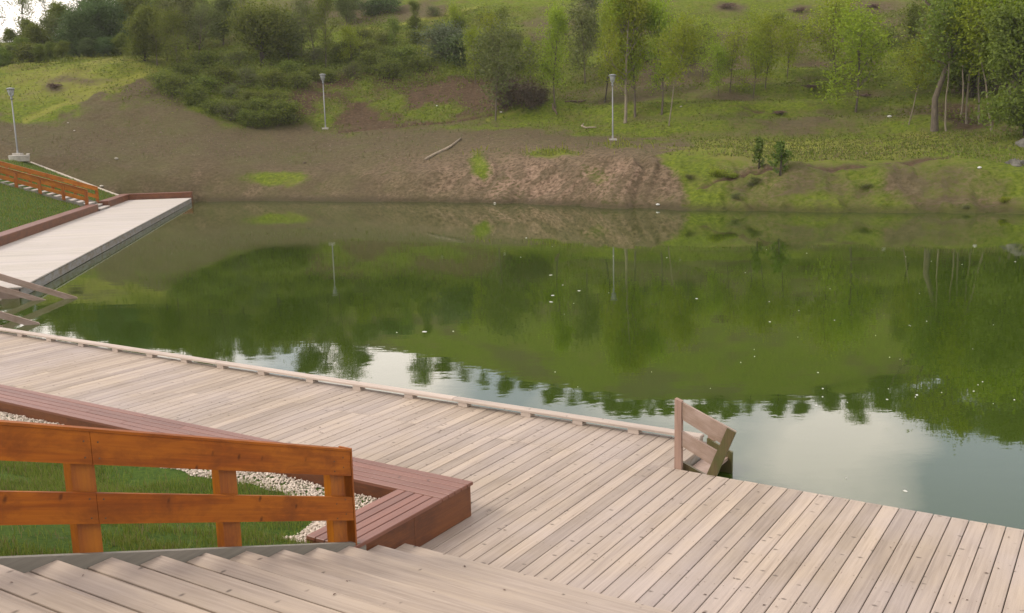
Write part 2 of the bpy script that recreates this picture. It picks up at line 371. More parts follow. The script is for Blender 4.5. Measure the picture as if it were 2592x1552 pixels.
bank = sstep(TT, .9, 1.25) * (1 - sstep(TT, 1.85, 2.3))
PX, PY = proj(TX, TY, GZ)                                            # where the calm profile lies, in photo pixels
GZ = GZ + (fbm(TX / 7, TY / 7, 3) - .5) * .9 * hill + (fbm(TX / 1.6, TY / 1.6, 5) - .5) * (.22 * hill + .12 * sstep(TT, 1, 1.5))
GZ += (fbm(TX / .5, TY / .5, 9, 3) - .5) * (.10 * sstep(TT, 1, 1.3))
terr = hill * sstep(PX, 1250, 1600) * (1 - sstep(TT, 5, 6))          # cattle terraces on the right-hand slope
GZ += terr * .16 * np.sin(GZ * 2 * np.pi / 1.15 + 3 * fbm(TX / 9, TY / 9, 21))
# eroded bank: slanting ribs and small cliffs
sl_ = TX * .9 + (TY - GZ * 2.2) * .5
rib = np.abs(fbm(sl_ / .8, (TX * -.4 + TY) / 3.5, 31, 3) - .5) * 2
amp = sstep(PX, 900, 1200) * (1 - sstep(PX, 1750, 2000) * .45)
GZ += bank * amp * ((rib - .35) * .80 + (fbm(TX / .45, TY / .45, 33, 3) - .5) * .24)
GZ += bank * sstep(PX, 1650, 1900) * (fbm(TX / 1.1, TY / 1.1, 41, 5) - .5) * .75
def blob(cx, cy, rx, ry, p=2.0):
    return np.exp(-(np.abs((PX - cx) / rx) ** p + np.abs((PY - cy) / ry) ** p))
def line_mask(poly, w):
    d = np.full(PX.shape, 1e9)
    for (x0, y0), (x1, y1) in zip(poly, poly[1:]):
        ex, ey = x1 - x0, y1 - y0; u = np.clip(((PX - x0) * ex + (PY - y0) * ey) / (ex * ex + ey * ey), 0, 1); d = np.minimum(d, np.hypot(PX - x0 - u * ex, PY - y0 - u * ey))
    return np.exp(-(d / w) ** 2)
crack = line_mask([(820, 322), (900, 312), (1000, 300), (1090, 293), (1190, 277)], 2.5) + line_mask([(1200, 305), (1260, 298)], 2.2) + line_mask([(1760, 268), (1850, 262)], 2.5) + line_mask([(1690, 445), (1800, 405), (1960, 400), (2120, 398), (2300, 375)], 4) * .8
track = line_mask([(830, 90), (900, 72), (1000, 50), (1100, 28), (1160, 15)], 3.5) + line_mask([(1180, 290), (1260, 270), (1330, 258), (1450, 255)], 3) * .7 + line_mask([(60, 296), (140, 262), (250, 215), (370, 178)], 7) + line_mask([(200, 152), (300, 148), (400, 144)], 3)
GZ -= .14 * crack
GZ += (fbm(TX / 2.6, TY / 2.6, 99, 4) - .5) * .5 * np.exp(-((TT - 1.03) / .10) ** 2)          # ragged shoreline
GZ += 1.1 * blob(640, 225, 190, 70) + .5 * blob(1320, 262, 90, 14) + .45 * blob(1560, 280, 130, 16)     # bush-covered mound, grassy humps
GZ -= .9 * blob(2360, 262, 70, 40)                                    # shady gully under the trees
GZ -= .35 * blob(1310, 440, 55, 30)                                   # slumped hollow in the bank

TH = R_(57.5); A_ = np.array([math.sin(TH), -math.cos(TH)]); B_ = np.array([math.cos(TH), math.sin(TH)])     # near deck: a to the right along the edge, b to the water
TD = R_(100.8); D_ = np.array([math.cos(TD), math.sin(TD)]); O_ = np.array([math.sin(TD), -math.cos(TD)])    # far dock: d along it, o out to the water
kerb_d = lambda o: 60.5 + (-11.2 - o) * .69
to, td = TX * O_[0] + TY * O_[1], TX * D_[0] + TY * D_[1]
outside = np.maximum((td - kerb_d(np.minimum(to, -11.2))) * .82, 0)                 # metres beyond the kerb of the lawn and the end of the dock
outside = np.where(to > -7.2, np.hypot(np.maximum(to + 7.2, 0), np.maximum(td - 60.7, 0)), outside)
lw_ = .20 + .355 * np.clip(-11.55 - to, 0, 6.1) - .12
low = lw_ + (-.75 - lw_) * sstep(to, -11.9, -11.2) * (1 - sstep(td, 60.6, 62.5))
GZ = np.minimum(GZ, low + .02 + outside * .8 + 60 * sstep(outside, 6, 14))
def poly_mask(px, py, poly, soft):
    """soft inside test: signed distance to a polygon"""
    P = np.array(poly, float); inside = np.zeros(px.shape, bool); dmin = np.full(px.shape, 1e9)
    for (x0, y0), (x1, y1) in zip(P, np.roll(P, -1, 0)):
        cond = (y0 > py) != (y1 > py)
        with np.errstate(divide='ignore', invalid='ignore'):
            inside ^= cond & (px < (x1 - x0) * (py - y0) / (y1 - y0 + 1e-9) + x0)
        ex, ey = x1 - x0, y1 - y0; u = np.clip(((px - x0) * ex + (py - y0) * ey) / (ex * ex + ey * ey), 0, 1)
        dmin = np.minimum(dmin, np.hypot(px - x0 - u * ex, py - y0 - u * ey))
    return sstep(np.where(inside, dmin, -dmin), -soft, soft)
wob = (fbm(TX / 3, TY / 3, 51, 4) - .5); wob2 = (fbm(TX / .9, TY / .9, 57, 4) - .5)
qx = PX + wob * 80 + wob2 * 60; qy = PY + wob * 40 + wob2 * 34
dirt = poly_mask(qx, qy, [(-200, 300), (60, 296), (140, 278), (250, 235), (370, 208), (420, 245), (480, 285), (600, 318), (800, 318), (1000, 302), (1200, 302),
                          (1380, 322), (1500, 335), (1640, 330), (1690, 350), (1600, 385), (1650, 430), (1690, 475), (1640, 560), (400, 560), (-200, 470)], 20)
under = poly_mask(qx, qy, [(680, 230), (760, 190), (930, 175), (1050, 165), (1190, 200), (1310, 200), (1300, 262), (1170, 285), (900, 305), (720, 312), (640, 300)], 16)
scar = np.clip(blob(1760, 25, 55, 20) + blob(1935, 28, 40, 14) + blob(2110, 22, 30, 12) + blob(1330, 60, 60, 22) + blob(1900, 300, 260, 16) * .8
               + blob(2120, 265, 240, 22) * .7 + blob(130, 214, 26, 10) + blob(1000, 20, 90, 9) + blob(2330, 270, 90, 40) + blob(230, 196, 130, 10) * .6, 0, 1)
bankr = bank * sstep(PX, 1640, 1800) * (.40 + .9 * np.clip(fbm(TX / 1.3, (TY + GZ) / 1.0, 43, 4) - .42, 0, 1))
patch = fbm(TX / 2.2, TY / 2.2, 61, 5)
gpatch = np.clip(blob(655, 432, 75, 17) + blob(1160, 395, 22, 24) + blob(1170, 410, 60, 22) * .3 + blob(1330, 370, 80, 8) * .8 + blob(1450, 425, 50, 20) * .5 + blob(1480, 350, 60, 8) * .6, 0, 1)
ter_r = terr * np.clip(np.sin(GZ * 2 * np.pi / 1.15 + 3 * fbm(TX / 9, TY / 9, 21)) * -.8 + (fbm(TX / 5, TY / 5, 77) - .5) * 2.2, 0, 1)
dsum = np.clip(dirt + under * .62 + scar * .9 + bankr + ter_r * .55 + crack * .8 - track * .5, 0, 1)
dsum = np.clip(dsum + (patch - .5) * 1.9 * (.42 + .40 * hill + .5 * bankr + .6 * under), 0, 1)
up_ = sstep(TT, 3.4, 4.2); big = fbm(TX / 8, TY / 5, 91, 4)
dsum = np.clip(dsum + up_ * np.clip((big - .46) * 4, 0, .75) * sstep(PX, 350, 800), 0, 1)
gpatch = np.clip(gpatch * (.55 + 1.6 * patch) + (patch - .62) * 1.2 * (gpatch > .08), 0, 1)
dsum = np.maximum(dsum * (1 - gpatch), 0)
pink = np.clip(blob(1330, 430, 330, 60) * 1.1 + (wob2) * .8 * bank, 0, 1) * (1 - under)
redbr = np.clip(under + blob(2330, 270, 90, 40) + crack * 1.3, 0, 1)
yel = np.clip(blob(200, 190, 260, 70) * .55 + blob(1900, 360, 330, 22) * .8 + blob(2230, 325, 60, 12) + (patch - .5) + track * .9, 0, 1)
wetz = 1 - sstep(GZ, -.28, .12)
nr, na = len(tt), NA
ii = (np.arange(na - 1)[:, None] * nr + np.arange(nr - 1)[None, :]).ravel()
quads = np.stack([ii, ii + 1, ii + nr + 1, ii + nr], 1)
m, t, b, _ = material('hillside earth and turf'); g = G(t); o = g.obj()
a = g.attr('cover'); sp = g.n('ShaderNodeSeparateColor', {0: a.outputs['Color']})
a2 = g.attr('cover2'); sp2 = g.n('ShaderNodeSeparateColor', {0: a2.outputs['Color']})
fine = g.noise(g.mapping(o, (1, 1, 1.6)), 4.5, 7, .68); finer = g.noise(o, 16, 4, .7); med = g.noise(g.mapping(o, (1, .7, 2.2)), 1.1, 5, .6)
dmask = g.math('ADD', sp.outputs[0], g.math('MULTIPLY', g.math('SUBTRACT', fine, .5), 1.5))
dmask = g.ramp(dmask, .22, .80)
grs = g.mix(g.ramp(fine, .35, .66), (.062, .088, .008), (.158, .192, .018))
grs = g.mix(g.math('MULTIPLY', g.ramp(g.math('ADD', sp.outputs[2], g.math('MULTIPLY', med, .6)), .35, 1.0), .75), grs, (.225, .222, .042))
grs = g.mix(g.ramp(med, .50, .74, 0, .55), grs, (.105, .080, .040))
brn = g.mix(g.ramp(fine, .30, .68), (.070, .053, .028), (.128, .098, .054))
pnk = g.mix(g.ramp(fine, .38, .60), (.088, .058, .034), (.300, .205, .138))
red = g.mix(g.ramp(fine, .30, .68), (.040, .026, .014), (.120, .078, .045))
brn = g.mix(g.math('MULTIPLY', g.ramp(g.noise(o, .35, 5, .65), .42, .70), .38), brn, (.095, .105, .030))
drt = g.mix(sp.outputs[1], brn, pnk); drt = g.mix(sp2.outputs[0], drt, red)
drt = g.mix(g.ramp(finer, .64, .76, 0, .28), drt, (.26, .22, .16))
drt = g.mix(g.math('MULTIPLY', sp2.outputs[2], .62), drt, g.mix(fine, (.060, .048, .022), (.115, .088, .05)))  # dark olive shadow stripes of the eroded bank, put into the earth colour
col = g.mix(dmask, grs, drt)
col = g.mix(g.math('MULTIPLY', sp2.outputs[1], .7), col, (.045, .035, .018))
t.links.new(col, b.inputs['Base Color']); b.inputs['Roughness'].default_value = .95; b.inputs['Specular IOR Level'].default_value = .1
g.bump(g.math('ADD', fine, g.math('MULTIPLY', finer, .5)), .9, .16, b)
terrain = mesh_np('hillside', np.stack([TX, TY, GZ], -1).reshape(-1, 3), quads, m, None, True)
me = terrain.data
def color_attr(me, name, r, g_, b_):
    ca = me.attributes.new(name, 'FLOAT_COLOR', 'POINT'); d = np.ones((r.size, 4), np.float32)
    d[:, 0] = r.ravel(); d[:, 1] = g_.ravel(); d[:, 2] = b_.ravel(); ca.data.foreach_set('color', d.ravel())
color_attr(me, 'cover', dsum, pink, yel); su = TX * .86 + (TY - GZ * 2.4) * .5; shade_streak = fbm(su / .24, (TY * .86 - TX * .5) / 2.4, 93, 5, .6); shade_streak = sstep(shade_streak * .55 + fbm(TX / 1.4, (TY + GZ) / .9, 94, 5) * .45, .46, .56) * np.clip(pink * 1.6, 0, 1) * bank  # mask of the slanting shadows painted on the pink bank
color_attr(me, 'cover2', redbr, wetz, shade_streak)
kind(terrain, 'structure')

def ground(x, y):
    az = math.atan2(x, y); r = math.hypot(x, y); i = int(np.clip(np.searchsorted(az_f, az) - 1, 0, NA - 2)); u = (az - az_f[i]) / (az_f[i + 1] - az_f[i])
    return float((1 - u) * np.interp(r, GR[i], GZ[i]) + u * np.interp(r, GR[i + 1], GZ[i + 1]))
def on_hill(xf, yf, r0=36, r1=135):
    """first place the sight line through a photo pixel meets the hillside"""
    d = ray(xf, yf); hl = math.hypot(d[0], d[1])
    for r in np.arange(r0, r1, .15):
        t = r / hl; z = CAMZ + d[2] * t; gz = ground(d[0] * t, d[1] * t)
        if gz > z and gz > -.3: return Vector((d[0] * t, d[1] * t, gz))
    t = r1 / hl; return Vector((d[0] * t, d[1] * t, ground(d[0] * t, d[1] * t)))
def polar(xf, r):
    d = ray(xf, 330); t = r / math.hypot(d[0], d[1]); return Vector((d[0] * t, d[1] * t, ground(d[0] * t, d[1] * t)))

# ------------------------------------------------------------------ frames of the two decks
RZ_NEAR, RZ_DOCK = TH - math.pi / 2, TD - math.pi / 2
def near(a, b, z=0): p = A_ * a + B_ * b; return Vector((p[0], p[1], z))
def dock(o, d, z=0): p = O_ * o + D_ * d; return Vector((p[0], p[1], z))

# ------------------------------------------------------------------ water
WZ = -.285
m, t, b, _ = material('dark green pond water'); g = G(t); o = g.obj()
n1 = g.noise(g.mapping(o, (.35, 1.0, 1)), 2.4, 3, .5); n2 = g.noise(o, 9, 2, .5); n3 = g.noise(o, .12, 2)
wl = g.noise(o, .05, 3)
col = g.mix(g.ramp(wl, .35, .65), (.024, .042, .003), (.034, .058, .005))
t.links.new(col, b.inputs['Base Color']); b.inputs['Roughness'].default_value = .012; b.inputs['IOR'].default_value = 1.52
b.inputs['Specular IOR Level'].default_value = .62
g.bump(g.math('ADD', n1, g.math('MULTIPLY', n2, .18)), g.ramp(n3, .3, .7, .3, 1.0), .0016, b)
wv = MB(); nx = 24
pts = [(-70 + 180 * i / nx, -30 + 120 * j / nx, WZ) for i in range(nx + 1) for j in range(nx + 1)]
wv.add(pts, [(i * (nx + 1) + j, (i + 1) * (nx + 1) + j, (i + 1) * (nx + 1) + j + 1, i * (nx + 1) + j + 1) for i in range(nx) for j in range(nx)])
water = wv.build('pond_water', m); kind(water, 'structure')

# ------------------------------------------------------------------ lawn on the near side (behind both benches)
def lawn_z(a, b, o, d):
    s = np.maximum(5.62 - b, -11.55 - o)
    z = .20 + .355 * np.clip(s, 0, 6.1)
    st = (a > -5.11) & (a < 4.2) & (b < 6.9)                       # under the stairs
    z = np.where(st, z - .75, z)
    return z
def lawn_world(x, y):
    a = x * A_[0] + y * A_[1]; b = x * B_[0] + y * B_[1]; o = x * O_[0] + y * O_[1]; d = x * D_[0] + y * D_[1]
    return a, b, o, d
m, t, b, _ = material('lawn turf'); g = G(t); o = g.obj()
f1 = g.noise(o, 22, 6, .7); f2 = g.noise(o, .9, 4, .6); f3 = g.noise(o, 5, 5, .65)
c = g.mix(g.ramp(f1, .35, .65), (.026, .055, .008), (.075, .120, .016)); c = g.mix(g.ramp(f2, .45, .72, 0, .5), c, (.085, .125, .018))
c = g.mix(g.ramp(f3, .60, .72, 0, .75), c, (.105, .085, .055))
t.links.new(c, b.inputs['Base Color']); b.inputs['Roughness'].default_value = .95; b.inputs['Specular IOR Level'].default_value = .1; g.bump(f1, .8, .04, b)
M['lawn'] = m
def lawn_patch(name, ga, gb, frame, keep):
    U, V = np.meshgrid(ga, gb, indexing='ij'); p = (A_[None, None] * U[..., None] + B_[None, None] * V[..., None]) if frame == 'near' else (O_[None, None] * U[..., None] + D_[None, None] * V[..., None])
    X, Y = p[..., 0], p[..., 1]; Z = lawn_z(*lawn_world(X, Y)) + (fbm(X / .8, Y / .8, 71) - .5) * .07
    n = len(gb); idx = (np.arange(len(ga) - 1)[:, None] * n + np.arange(n - 1)[None]); k = keep(U, V)
    kk = k[:-1, :-1] & k[1:, :-1] & k[:-1, 1:] & k[1:, 1:]; idx = idx[kk]
    q = np.stack([idx, idx + n, idx + n + 1, idx + 1], -1)
    return mesh_np(name, np.stack([X, Y, Z], -1).reshape(-1, 3), q, M['lawn'], None, True)
lw = lawn_patch('lawn', np.concatenate([np.linspace(-21.2, -5.6, 110), np.linspace(-5.52, -5.13, 6)]), np.linspace(-30, 6.66, 260), 'near', lambda U, V: (V < 6.67))
kind(lw, 'structure')
lw2 = lawn_patch('lawn', np.linspace(-45, -11.42, 120), np.linspace(15.2, 70, 180), 'dock', lambda U, V: V < kerb_d(U))
kind(lw2, 'structure')
lw3 = lawn_patch('lawn', np.linspace(-5.05, 30, 70), np.linspace(-30, 6.0, 80), 'near', lambda U, V: V < 6.0)
kind(lw3, 'structure')
# ------------------------------------------------------------------ near deck
deck = tag(empty('wooden_deck', (0, 0, 0), RZ_NEAR), 'broad weathered plank deck along the water in the foreground, edged by a low curb rail', 'deck')
mb = MB(); P_ = .1502
i0, i1 = int(-23.5 / P_), int(9.5 / P_)
for i in range(i0, i1):
    x0 = i * P_ + .0035; x1 = (i + 1) * P_ - .0045; dz = random.uniform(-.0015, .0015)
    bmin = 5.84 if x0 > -5.25 else 6.72
    bmax = 9.27 if x0 > -3.92 else 10.27
    bmax = min(bmax, (21.10 + .685 * x0) / .7275)
    if bmax <= bmin + .1: continue
    cuts = [bmin, bmax]
    if x0 < -3.92: cuts = [bmin, 9.262 if x0 > -9.5 else bmin + random.uniform(1.0, 2.6), bmax]
    cuts = [c for c in cuts if c <= bmax]
    for c0, c1 in zip(cuts, cuts[1:]):
        if c1 - c0 > .05: mb.box(x0, x1, c0 + .0015, c1 - .0015, -.036 + dz, dz, .004)
mb.build('decking', M['deck_y'], deck)
mb = MB()
mb.box(-3.90, 9.4, 9.235, 9.262, -.27, -.040); mb.box(-19.8, -3.905, 10.235, 10.262, -.27, -.040); mb.box(-3.945, -3.915, 9.27, 10.23, -.27, -.040)
mb.build('edge_board', M['greyside'], deck)
mb = MB(); mb.box(-19.8, -3.96, 6.80, 6.86, -.30, -.045)
for y in (7.6, 8.4, 9.2, 10.0): mb.box(-19.8, 9.0 if y < 9.1 else -3.98, y, y + .07, -.24, -.042)
mb.build('joist', M['greyside'], deck)
curb = MB(); xs = -20.0
for x0, x1 in ((-20.0, -16.2), (-16.196, -12.0), (-11.996, -7.43), (-7.426, -3.97)): curb.box(x0, x1, 10.135, 10.262, .060, .096, .010)
cr_o = curb.build('curb_rail', M['curb'], deck)
for x in (-19.2, -18.2, -17.3, -16.4, -15.45, -14.5, -13.6, -12.75, -11.9, -11.0, -10.0, -9.1, -8.17, -7.27, -6.30, -5.56, -4.81, -4.05):
    k = MB(); k.box(x - .07, x + .07, 10.142, 10.25, .002, .0595); k.build('curb_block', M['curb'], deck)

sv_ = []; hexa = [(.0042 * math.cos(i * math.pi / 3), .0042 * math.sin(i * math.pi / 3)) for i in range(6)]
mb = MB()
for i in range(int(-14 / P_), int(2.5 / P_)):
    for yb in (6.95, 7.63, 8.43, 9.20, 9.32, 10.05):
        if yb > (9.25 if i * P_ > -3.95 else 10.2): continue
        for s in (.032, .118):
            cx_, cy_ = i * P_ + s + random.gauss(0, .004), yb + random.gauss(0, .008); mb.add([(cx_ + p, cy_ + q, .0030) for p, q in hexa], [(0, 1, 2, 3, 4, 5)])
o = mb.build('screw_heads', M['darkbrush'], deck); o['kind'] = 'stuff'

# ------------------------------------------------------------------ stairs
RI, TRD, NB = .123, .3457, 6.147
st = tag(empty('staircase', (0, 0, 0), RZ_NEAR), 'wide wooden stairs in the foreground descending to the plank deck beside an orange railing', 'stairs')
NS = 17
for k in range(1, NS + 1):
    z = RI * k; nose = NB - TRD * (k - 1); t_ = MB(); top = k == NS
    for j in range(2 if not top else 24):
        y1 = nose - .1755 * j; dz = random.uniform(-.002, .002)
        xa = -5.062
        cut = random.uniform(-1.5, 3.0)
        for xx0, xx1 in ((xa, cut), (cut + .003, 4.2)): t_.box(xx0, xx1, y1 - .1635, y1, z - .036 + dz, z + dz, .003)
    t_.build('tread', M['deck_x'], st)
    r_ = MB(); r_.box(-5.055, 4.18, nose - .040, nose - .020, z - RI + .002, z - .0365); r_.build('riser', M['stringer'], st)
s_ = MB(); L_ = lambda y: RI + (NB - y) * RI / TRD + .022
s_.slab([(5.66, L_(5.66)), (5.66, -.02), (.55, L_(.55) - .55), (.55, L_(.55))], 'x', -5.112, -5.066); s_.build('stringer', M['stringer'], st)
s_ = MB(); s_.slab([(6.16, L_(6.16)), (6.16, -.02), (.55, L_(.55) - .55), (.55, L_(.55))], 'x', 4.205, 4.25); s_.build('stringer', M['stringer'], st)

# ------------------------------------------------------------------ railings
def railing(parent, posts, sign, base, slope, plane, joint, y_end, y_start, post_w=.15, mirror=1, mats=('rail_y', 'rail_z'), ax='x', h=.735):
    """inclined railing running along one axis: posts (positions), base(y) height of the stringer top"""
    t0 = plane; f0, f1 = (t0, t0 + .040 * mirror); p0, p1 = (t0 - .075 * mirror, t0 - .002 * mirror)
    for y in posts:
        zb = base(y) - (.0 if True else 0); k = MB()
        k.slab([(y - post_w / 2, base(y - post_w / 2) - .03), (y + post_w / 2, base(y + post_w / 2) - .03), (y + post_w / 2, base(y + post_w / 2) + h - .06), (y - post_w / 2, base(y - post_w / 2) + h - .06)], ax, min(p0, p1), max(p0, p1))
        k.build('post', M[mats[1]], parent)
    seg_ = [y_start] + joint + [y_end]
    for (hi, lo, nm) in ((h + .02, h - .180, 'top_rail'), (.378, .185, 'lower_rail')):
        for u0, u1 in zip(seg_, seg_[1:]):
            e = .0015 if u0 < u1 else -.0015
            k = MB(); A, B = u0 + e, u1 - e
            q = [(A, base(A) + lo), (B, base(B) + lo), (B, base(B) + hi), (A, base(A) + hi)]
            k.slab(q, ax, min(f0, f1), max(f0, f1)); k.build(nm, M[mats[0]], parent)
    k = MB(); A, B = y_start, y_end; cz = h + .0215
    k.slab([(A, base(A) + cz), (B, base(B) + cz), (B, base(B) + cz + .018), (A, base(A) + cz + .018)], ax, min(p0, f1) - .004, max(p0, f1) + .004); k.build('handrail_cap', M[mats[0]], parent)
rl = tag(empty('stair_railing', (0, 0, 0), RZ_NEAR), 'large honey orange timber railing in the foreground beside the wide stairs', 'railing')
railing(rl, [.05, 1.12, 2.20, 3.285, 4.348, 5.418], 1, lambda y: L_(y) + .004, 0, -5.108, [.06, 3.325], 5.535, -.55)
k = MB(); k.slab([(5.5365, L_(5.5365) - .02), (5.553, L_(5.553) - .02), (5.553, L_(5.5365) + .786), (5.5365, L_(5.5365) + .786)], 'x', -5.19, -5.064); k.build('end_board', M['rail_z'], rl)
def nails(parent, spots, x):
    for y, z in spots:
        k = MB(); k.slab([(y + .006 * math.cos(i * math.pi / 3), z + .006 * math.sin(i * math.pi / 3)) for i in range(6)], 'x', x, x + .002)
        k.build('screw_head', M['darkbrush'], parent)
nails(rl, [(3.325 + s * .045, L_(3.325) + q - s * .016) for s in (-1, 1) for q in (.60, .70, .225, .345)] + [(5.40 + s * .05, L_(5.4) + q) for s in (-1, 1) for q in (.61, .69, .225, .345)], -5.0679)

# ------------------------------------------------------------------ near bench (two legs meeting in a corner)
bn = tag(empty('corner_bench', (0, 0, 0), RZ_NEAR), 'low reddish brown slatted bench turning a corner beside the foreground stairs', 'bench')
mb = MB(); wS = .0865
for i in range(5):
    y1 = 7.178 - i * .0985
    cut = [-21.2, -17.1, -13.4, -9.75 + .9 * math.sin(i * 2.1), -5.055]
    for c0, c1 in zip(cut, cut[1:]): mb.box(c0 + .002, c1 - .002, y1 - wS, y1, .308, .340 + random.uniform(-.001, .001), .004)
mb.build('seat', M['bench_x'], bn)
mb = MB()
for i in range(5):
    x1 = -5.055 - i * .1035; mb.box(x1 - .0925, x1, 5.49, 6.684, .308, .3395 + random.uniform(-.001, .001), .004)
mb.build('seat', M['bench_y'], bn)
k = MB(); k.box(-21.2, -5.075, 7.135, 7.160, .004, .3065); k.build('front_panel', M['fascia_x'], bn)
k = MB(); k.box(-5.099, -5.074, 5.50, 6.30, .004, .3065); k.box(-5.099, -5.074, 6.303, 7.133, .004, .3065); k.build('front_panel', M['fascia_y'], bn)
k = MB(); k.box(-21.2, -5.60, 6.70, 6.725, .0, .3065); k.build('back_panel', M['fascia_x'], bn)
k = MB(); k.box(-5.575, -5.55, 5.50, 6.698, .0, .3065); k.build('back_panel', M['fascia_y'], bn)
k = MB(); k.box(-5.548, -5.101, 5.50, 5.525, .0, .3065); k.build('end_panel', M['fascia_x'], bn)

# ------------------------------------------------------------------ near water ladder (set in the notch of the deck edge)
def ladder_rail(parent, ox, ylo, yhi, length, slope, z0, endboard, foot, ax='y', mats=None):
    """railing falling along +x: upright post, two boards, tilted end board"""
    k = MB(); k.slab([(ox, foot), (ox + .075, foot), (ox + .075, z0 - .02), (ox, z0 + .004)], ax, ylo, yhi); k.build('post', M['ladder_z'], parent)
    for top, h in ((z0, .185), (z0 - .315, .160)):
        x0 = ox + .076; x1 = ox + length; q = []
        L2 = length if top == z0 else length - .15
        x1 = ox + L2
        if not endboard: x1 = ox + (length if top == z0 else length - .72)
        za = top - slope * (x0 - ox); zb = top - slope * (x1 - ox)
        poly = [(x0, za - h), (x1 - h * slope * (1 if endboard else -1.6), zb - h + (0 if endboard else h * .0)), (x1, zb), (x0, za)]
        k = MB(); k.slab(poly, ax, ylo + .012, yhi - .012); k.build('rail_board', M['ladder'], parent)
    if endboard:
        dx_, dz_ = slope / math.hypot(1, slope), 1 / math.hypot(1, slope)
        xt, zt = ox + length + .012, z0 - slope * length
        p0 = (xt, zt); p1 = (xt - .95 * dx_, zt - .95 * dz_); wv_ = (-.10 * dz_, .10 * dx_)
        k = MB(); k.slab([p0, p1, (p1[0] + wv_[0], p1[1] + wv_[1]), (p0[0] + wv_[0], p0[1] + wv_[1])], ax, ylo - .014, ylo + .010); k.build('end_board', M['ladder_wet'], parent)
wl_ = tag(empty('water_steps', (0, 0, 0), RZ_NEAR), 'weathered railed steps dropping into the pond from the notch in the foreground deck', 'water steps')
ladder_rail(wl_, -3.918, 9.272, 9.328, .66, .40, .762, True, -.30)
k = MB(); k.slab([(-3.905, -.3), (-3.83, -.3), (-3.83, .20), (-3.905, .24)], 'y', 10.20, 10.256); k.build('post', M['ladder_z'], wl_)
for i, (x, z) in enumerate(((-3.88, -.10),)):
    k = MB(); k.box(x, x + .235, 9.335, 10.195, z - .035, z); k.build('tread', M['ladder'], wl_)
for y in (9.335, 10.155):
    k = MB(); k.slab([(-3.90, .08), (-3.60, -.04), (-3.60, -.6), (-3.90, -.6)], 'y', y + .002, y + .037); k.build('stringer', M['ladder_wet'], wl_)

# ------------------------------------------------------------------ far dock
dk = tag(empty('wooden_dock', (0, 0, 0), RZ_DOCK), 'long pale plank dock running away along the left shore, bench behind it', 'dock')
mb = MB(); y = 21.16
while y < 60.15:
    xr = -8.62 if 22.0 < y < 25.95 else -7.44
    mb.box(-11.36, xr, y + .003, y + .1465, -.036, random.uniform(-.002, .002), .004); y += .150
mb.build('decking', M['dockdeck'], dk)
mb = MB(); mb.box(-7.485, -7.455, 26.0, 60.2, -.272, -.058); mb.box(-7.505, -7.475, 26.0, 60.2, -.60, -.2725); mb.build('edge_board', M['greyside'], dk)
mb = MB(); mb.box(-8.66, -8.63, 21.98, 26.0, -.5, -.04); mb.box(-8.62, -7.50, 25.97, 26.0, -.5, -.04); mb.box(-8.62, -7.46, 21.94, 21.975, -.5, -.04); mb.build('notch_board', M['ladder'], dk)
mb = MB(); y = 26.2
while y < 60: mb.box(-11.2, -7.452, y, y + .06, -.056, -.0365); y += .6
mb.build('joist', M['greyside'], dk)
def dock_bench(name, label, parts):
    e = tag(empty(name, (0, 0, 0), RZ_DOCK), label, 'bench')
    seat, front, back = MB(), MB(), MB(); seatx, frontx = MB(), MB()
    for (ax, p0, p1, q) in parts:
        if ax == 'y':
            for i in range(5): seat.box(q - .098 * i - .092, q - .098 * i, p0, p1, .308, .340, .004)
            front.box(q - .045, q - .02, p0 + .02, p1 - .02, .003, .3065); back.box(q - .48, q - .455, p0 + .02, p1 - .02, -.1, .3065)
            front.box(q - .45, q - .05, p0 + .02, p0 + .045, .003, .3065); front.box(q - .45, q - .05, p1 - .045, p1 - .02, .003, .3065)
        else:
            for i in range(5): seatx.box(p0, p1, q + .098 * i, q + .098 * i + .092, .308, .340, .004)
            frontx.box(p0 + .0, p1 - .02, q + .02, q + .045, .003, .3065); frontx.box(p1 - .045, p1 - .02, q + .05, q + .46, -.45, .3065)
    if seat.v: seat.build('seat', M['bench_y'], e); front.build('front_panel', M['fascia_y'], e); back.build('back_panel', M['fascia_y'], e)
    if seatx.v: seatx.build('seat', M['bench_x'], e); frontx.build('front_panel', M['fascia_x'], e)
    return e
dock_bench('dock_bench', 'long low brown bench along the back of the far dock, running out of frame', [('y', 20.6, 52.05, -10.9)])
dock_bench('dock_bench', 'short L-shaped brown bench closing the far end of the dock, right of its stairs', [('y', 54.4, 60.20, -10.9), ('x', -11.39, -7.40, 60.205)])

# far stairs with two railings
N0, RF, TF = 10.82, .112, .3457
fs = tag(empty('dock_staircase', (0, 0, 0), RZ_DOCK), 'narrow flight of pale steps climbing the lawn from the far dock, between two railings', 'stairs')
for k in range(1, 21):
    xn = -(N0 + TF * (k - 1)); z = RF * k; t_ = MB()
    for j in range(2): t_.box(xn - .1755 * j - .1705, xn - .1755 * j, 52.10, 54.34, z - .04, z, .004)
    t_.build('tread', M['dockdeck'], fs)
    r_ = MB(); r_.box(xn - .04, xn - .02, 52.11, 54.33, z - RF + .002, z - .041); r_.build('riser', M['greyside'], fs)
LF = lambda x: RF + (-N0 - x) * RF / TF + .02
s_ = MB(); s_.slab([(-11.42, LF(-11.42)), (-11.42, LF(-11.42) - .4), (-18, LF(-18) - .4), (-18, LF(-18))], 'y', 52.05, 52.095); s_.build('stringer', M['stringer'], fs)
s_ = MB(); s_.slab([(-11.42, LF(-11.42)), (-11.42, LF(-11.42) - .4), (-18, LF(-18) - .4), (-18, LF(-18))], 'y', 54.345, 54.39); s_.build('stringer', M['stringer'], fs)
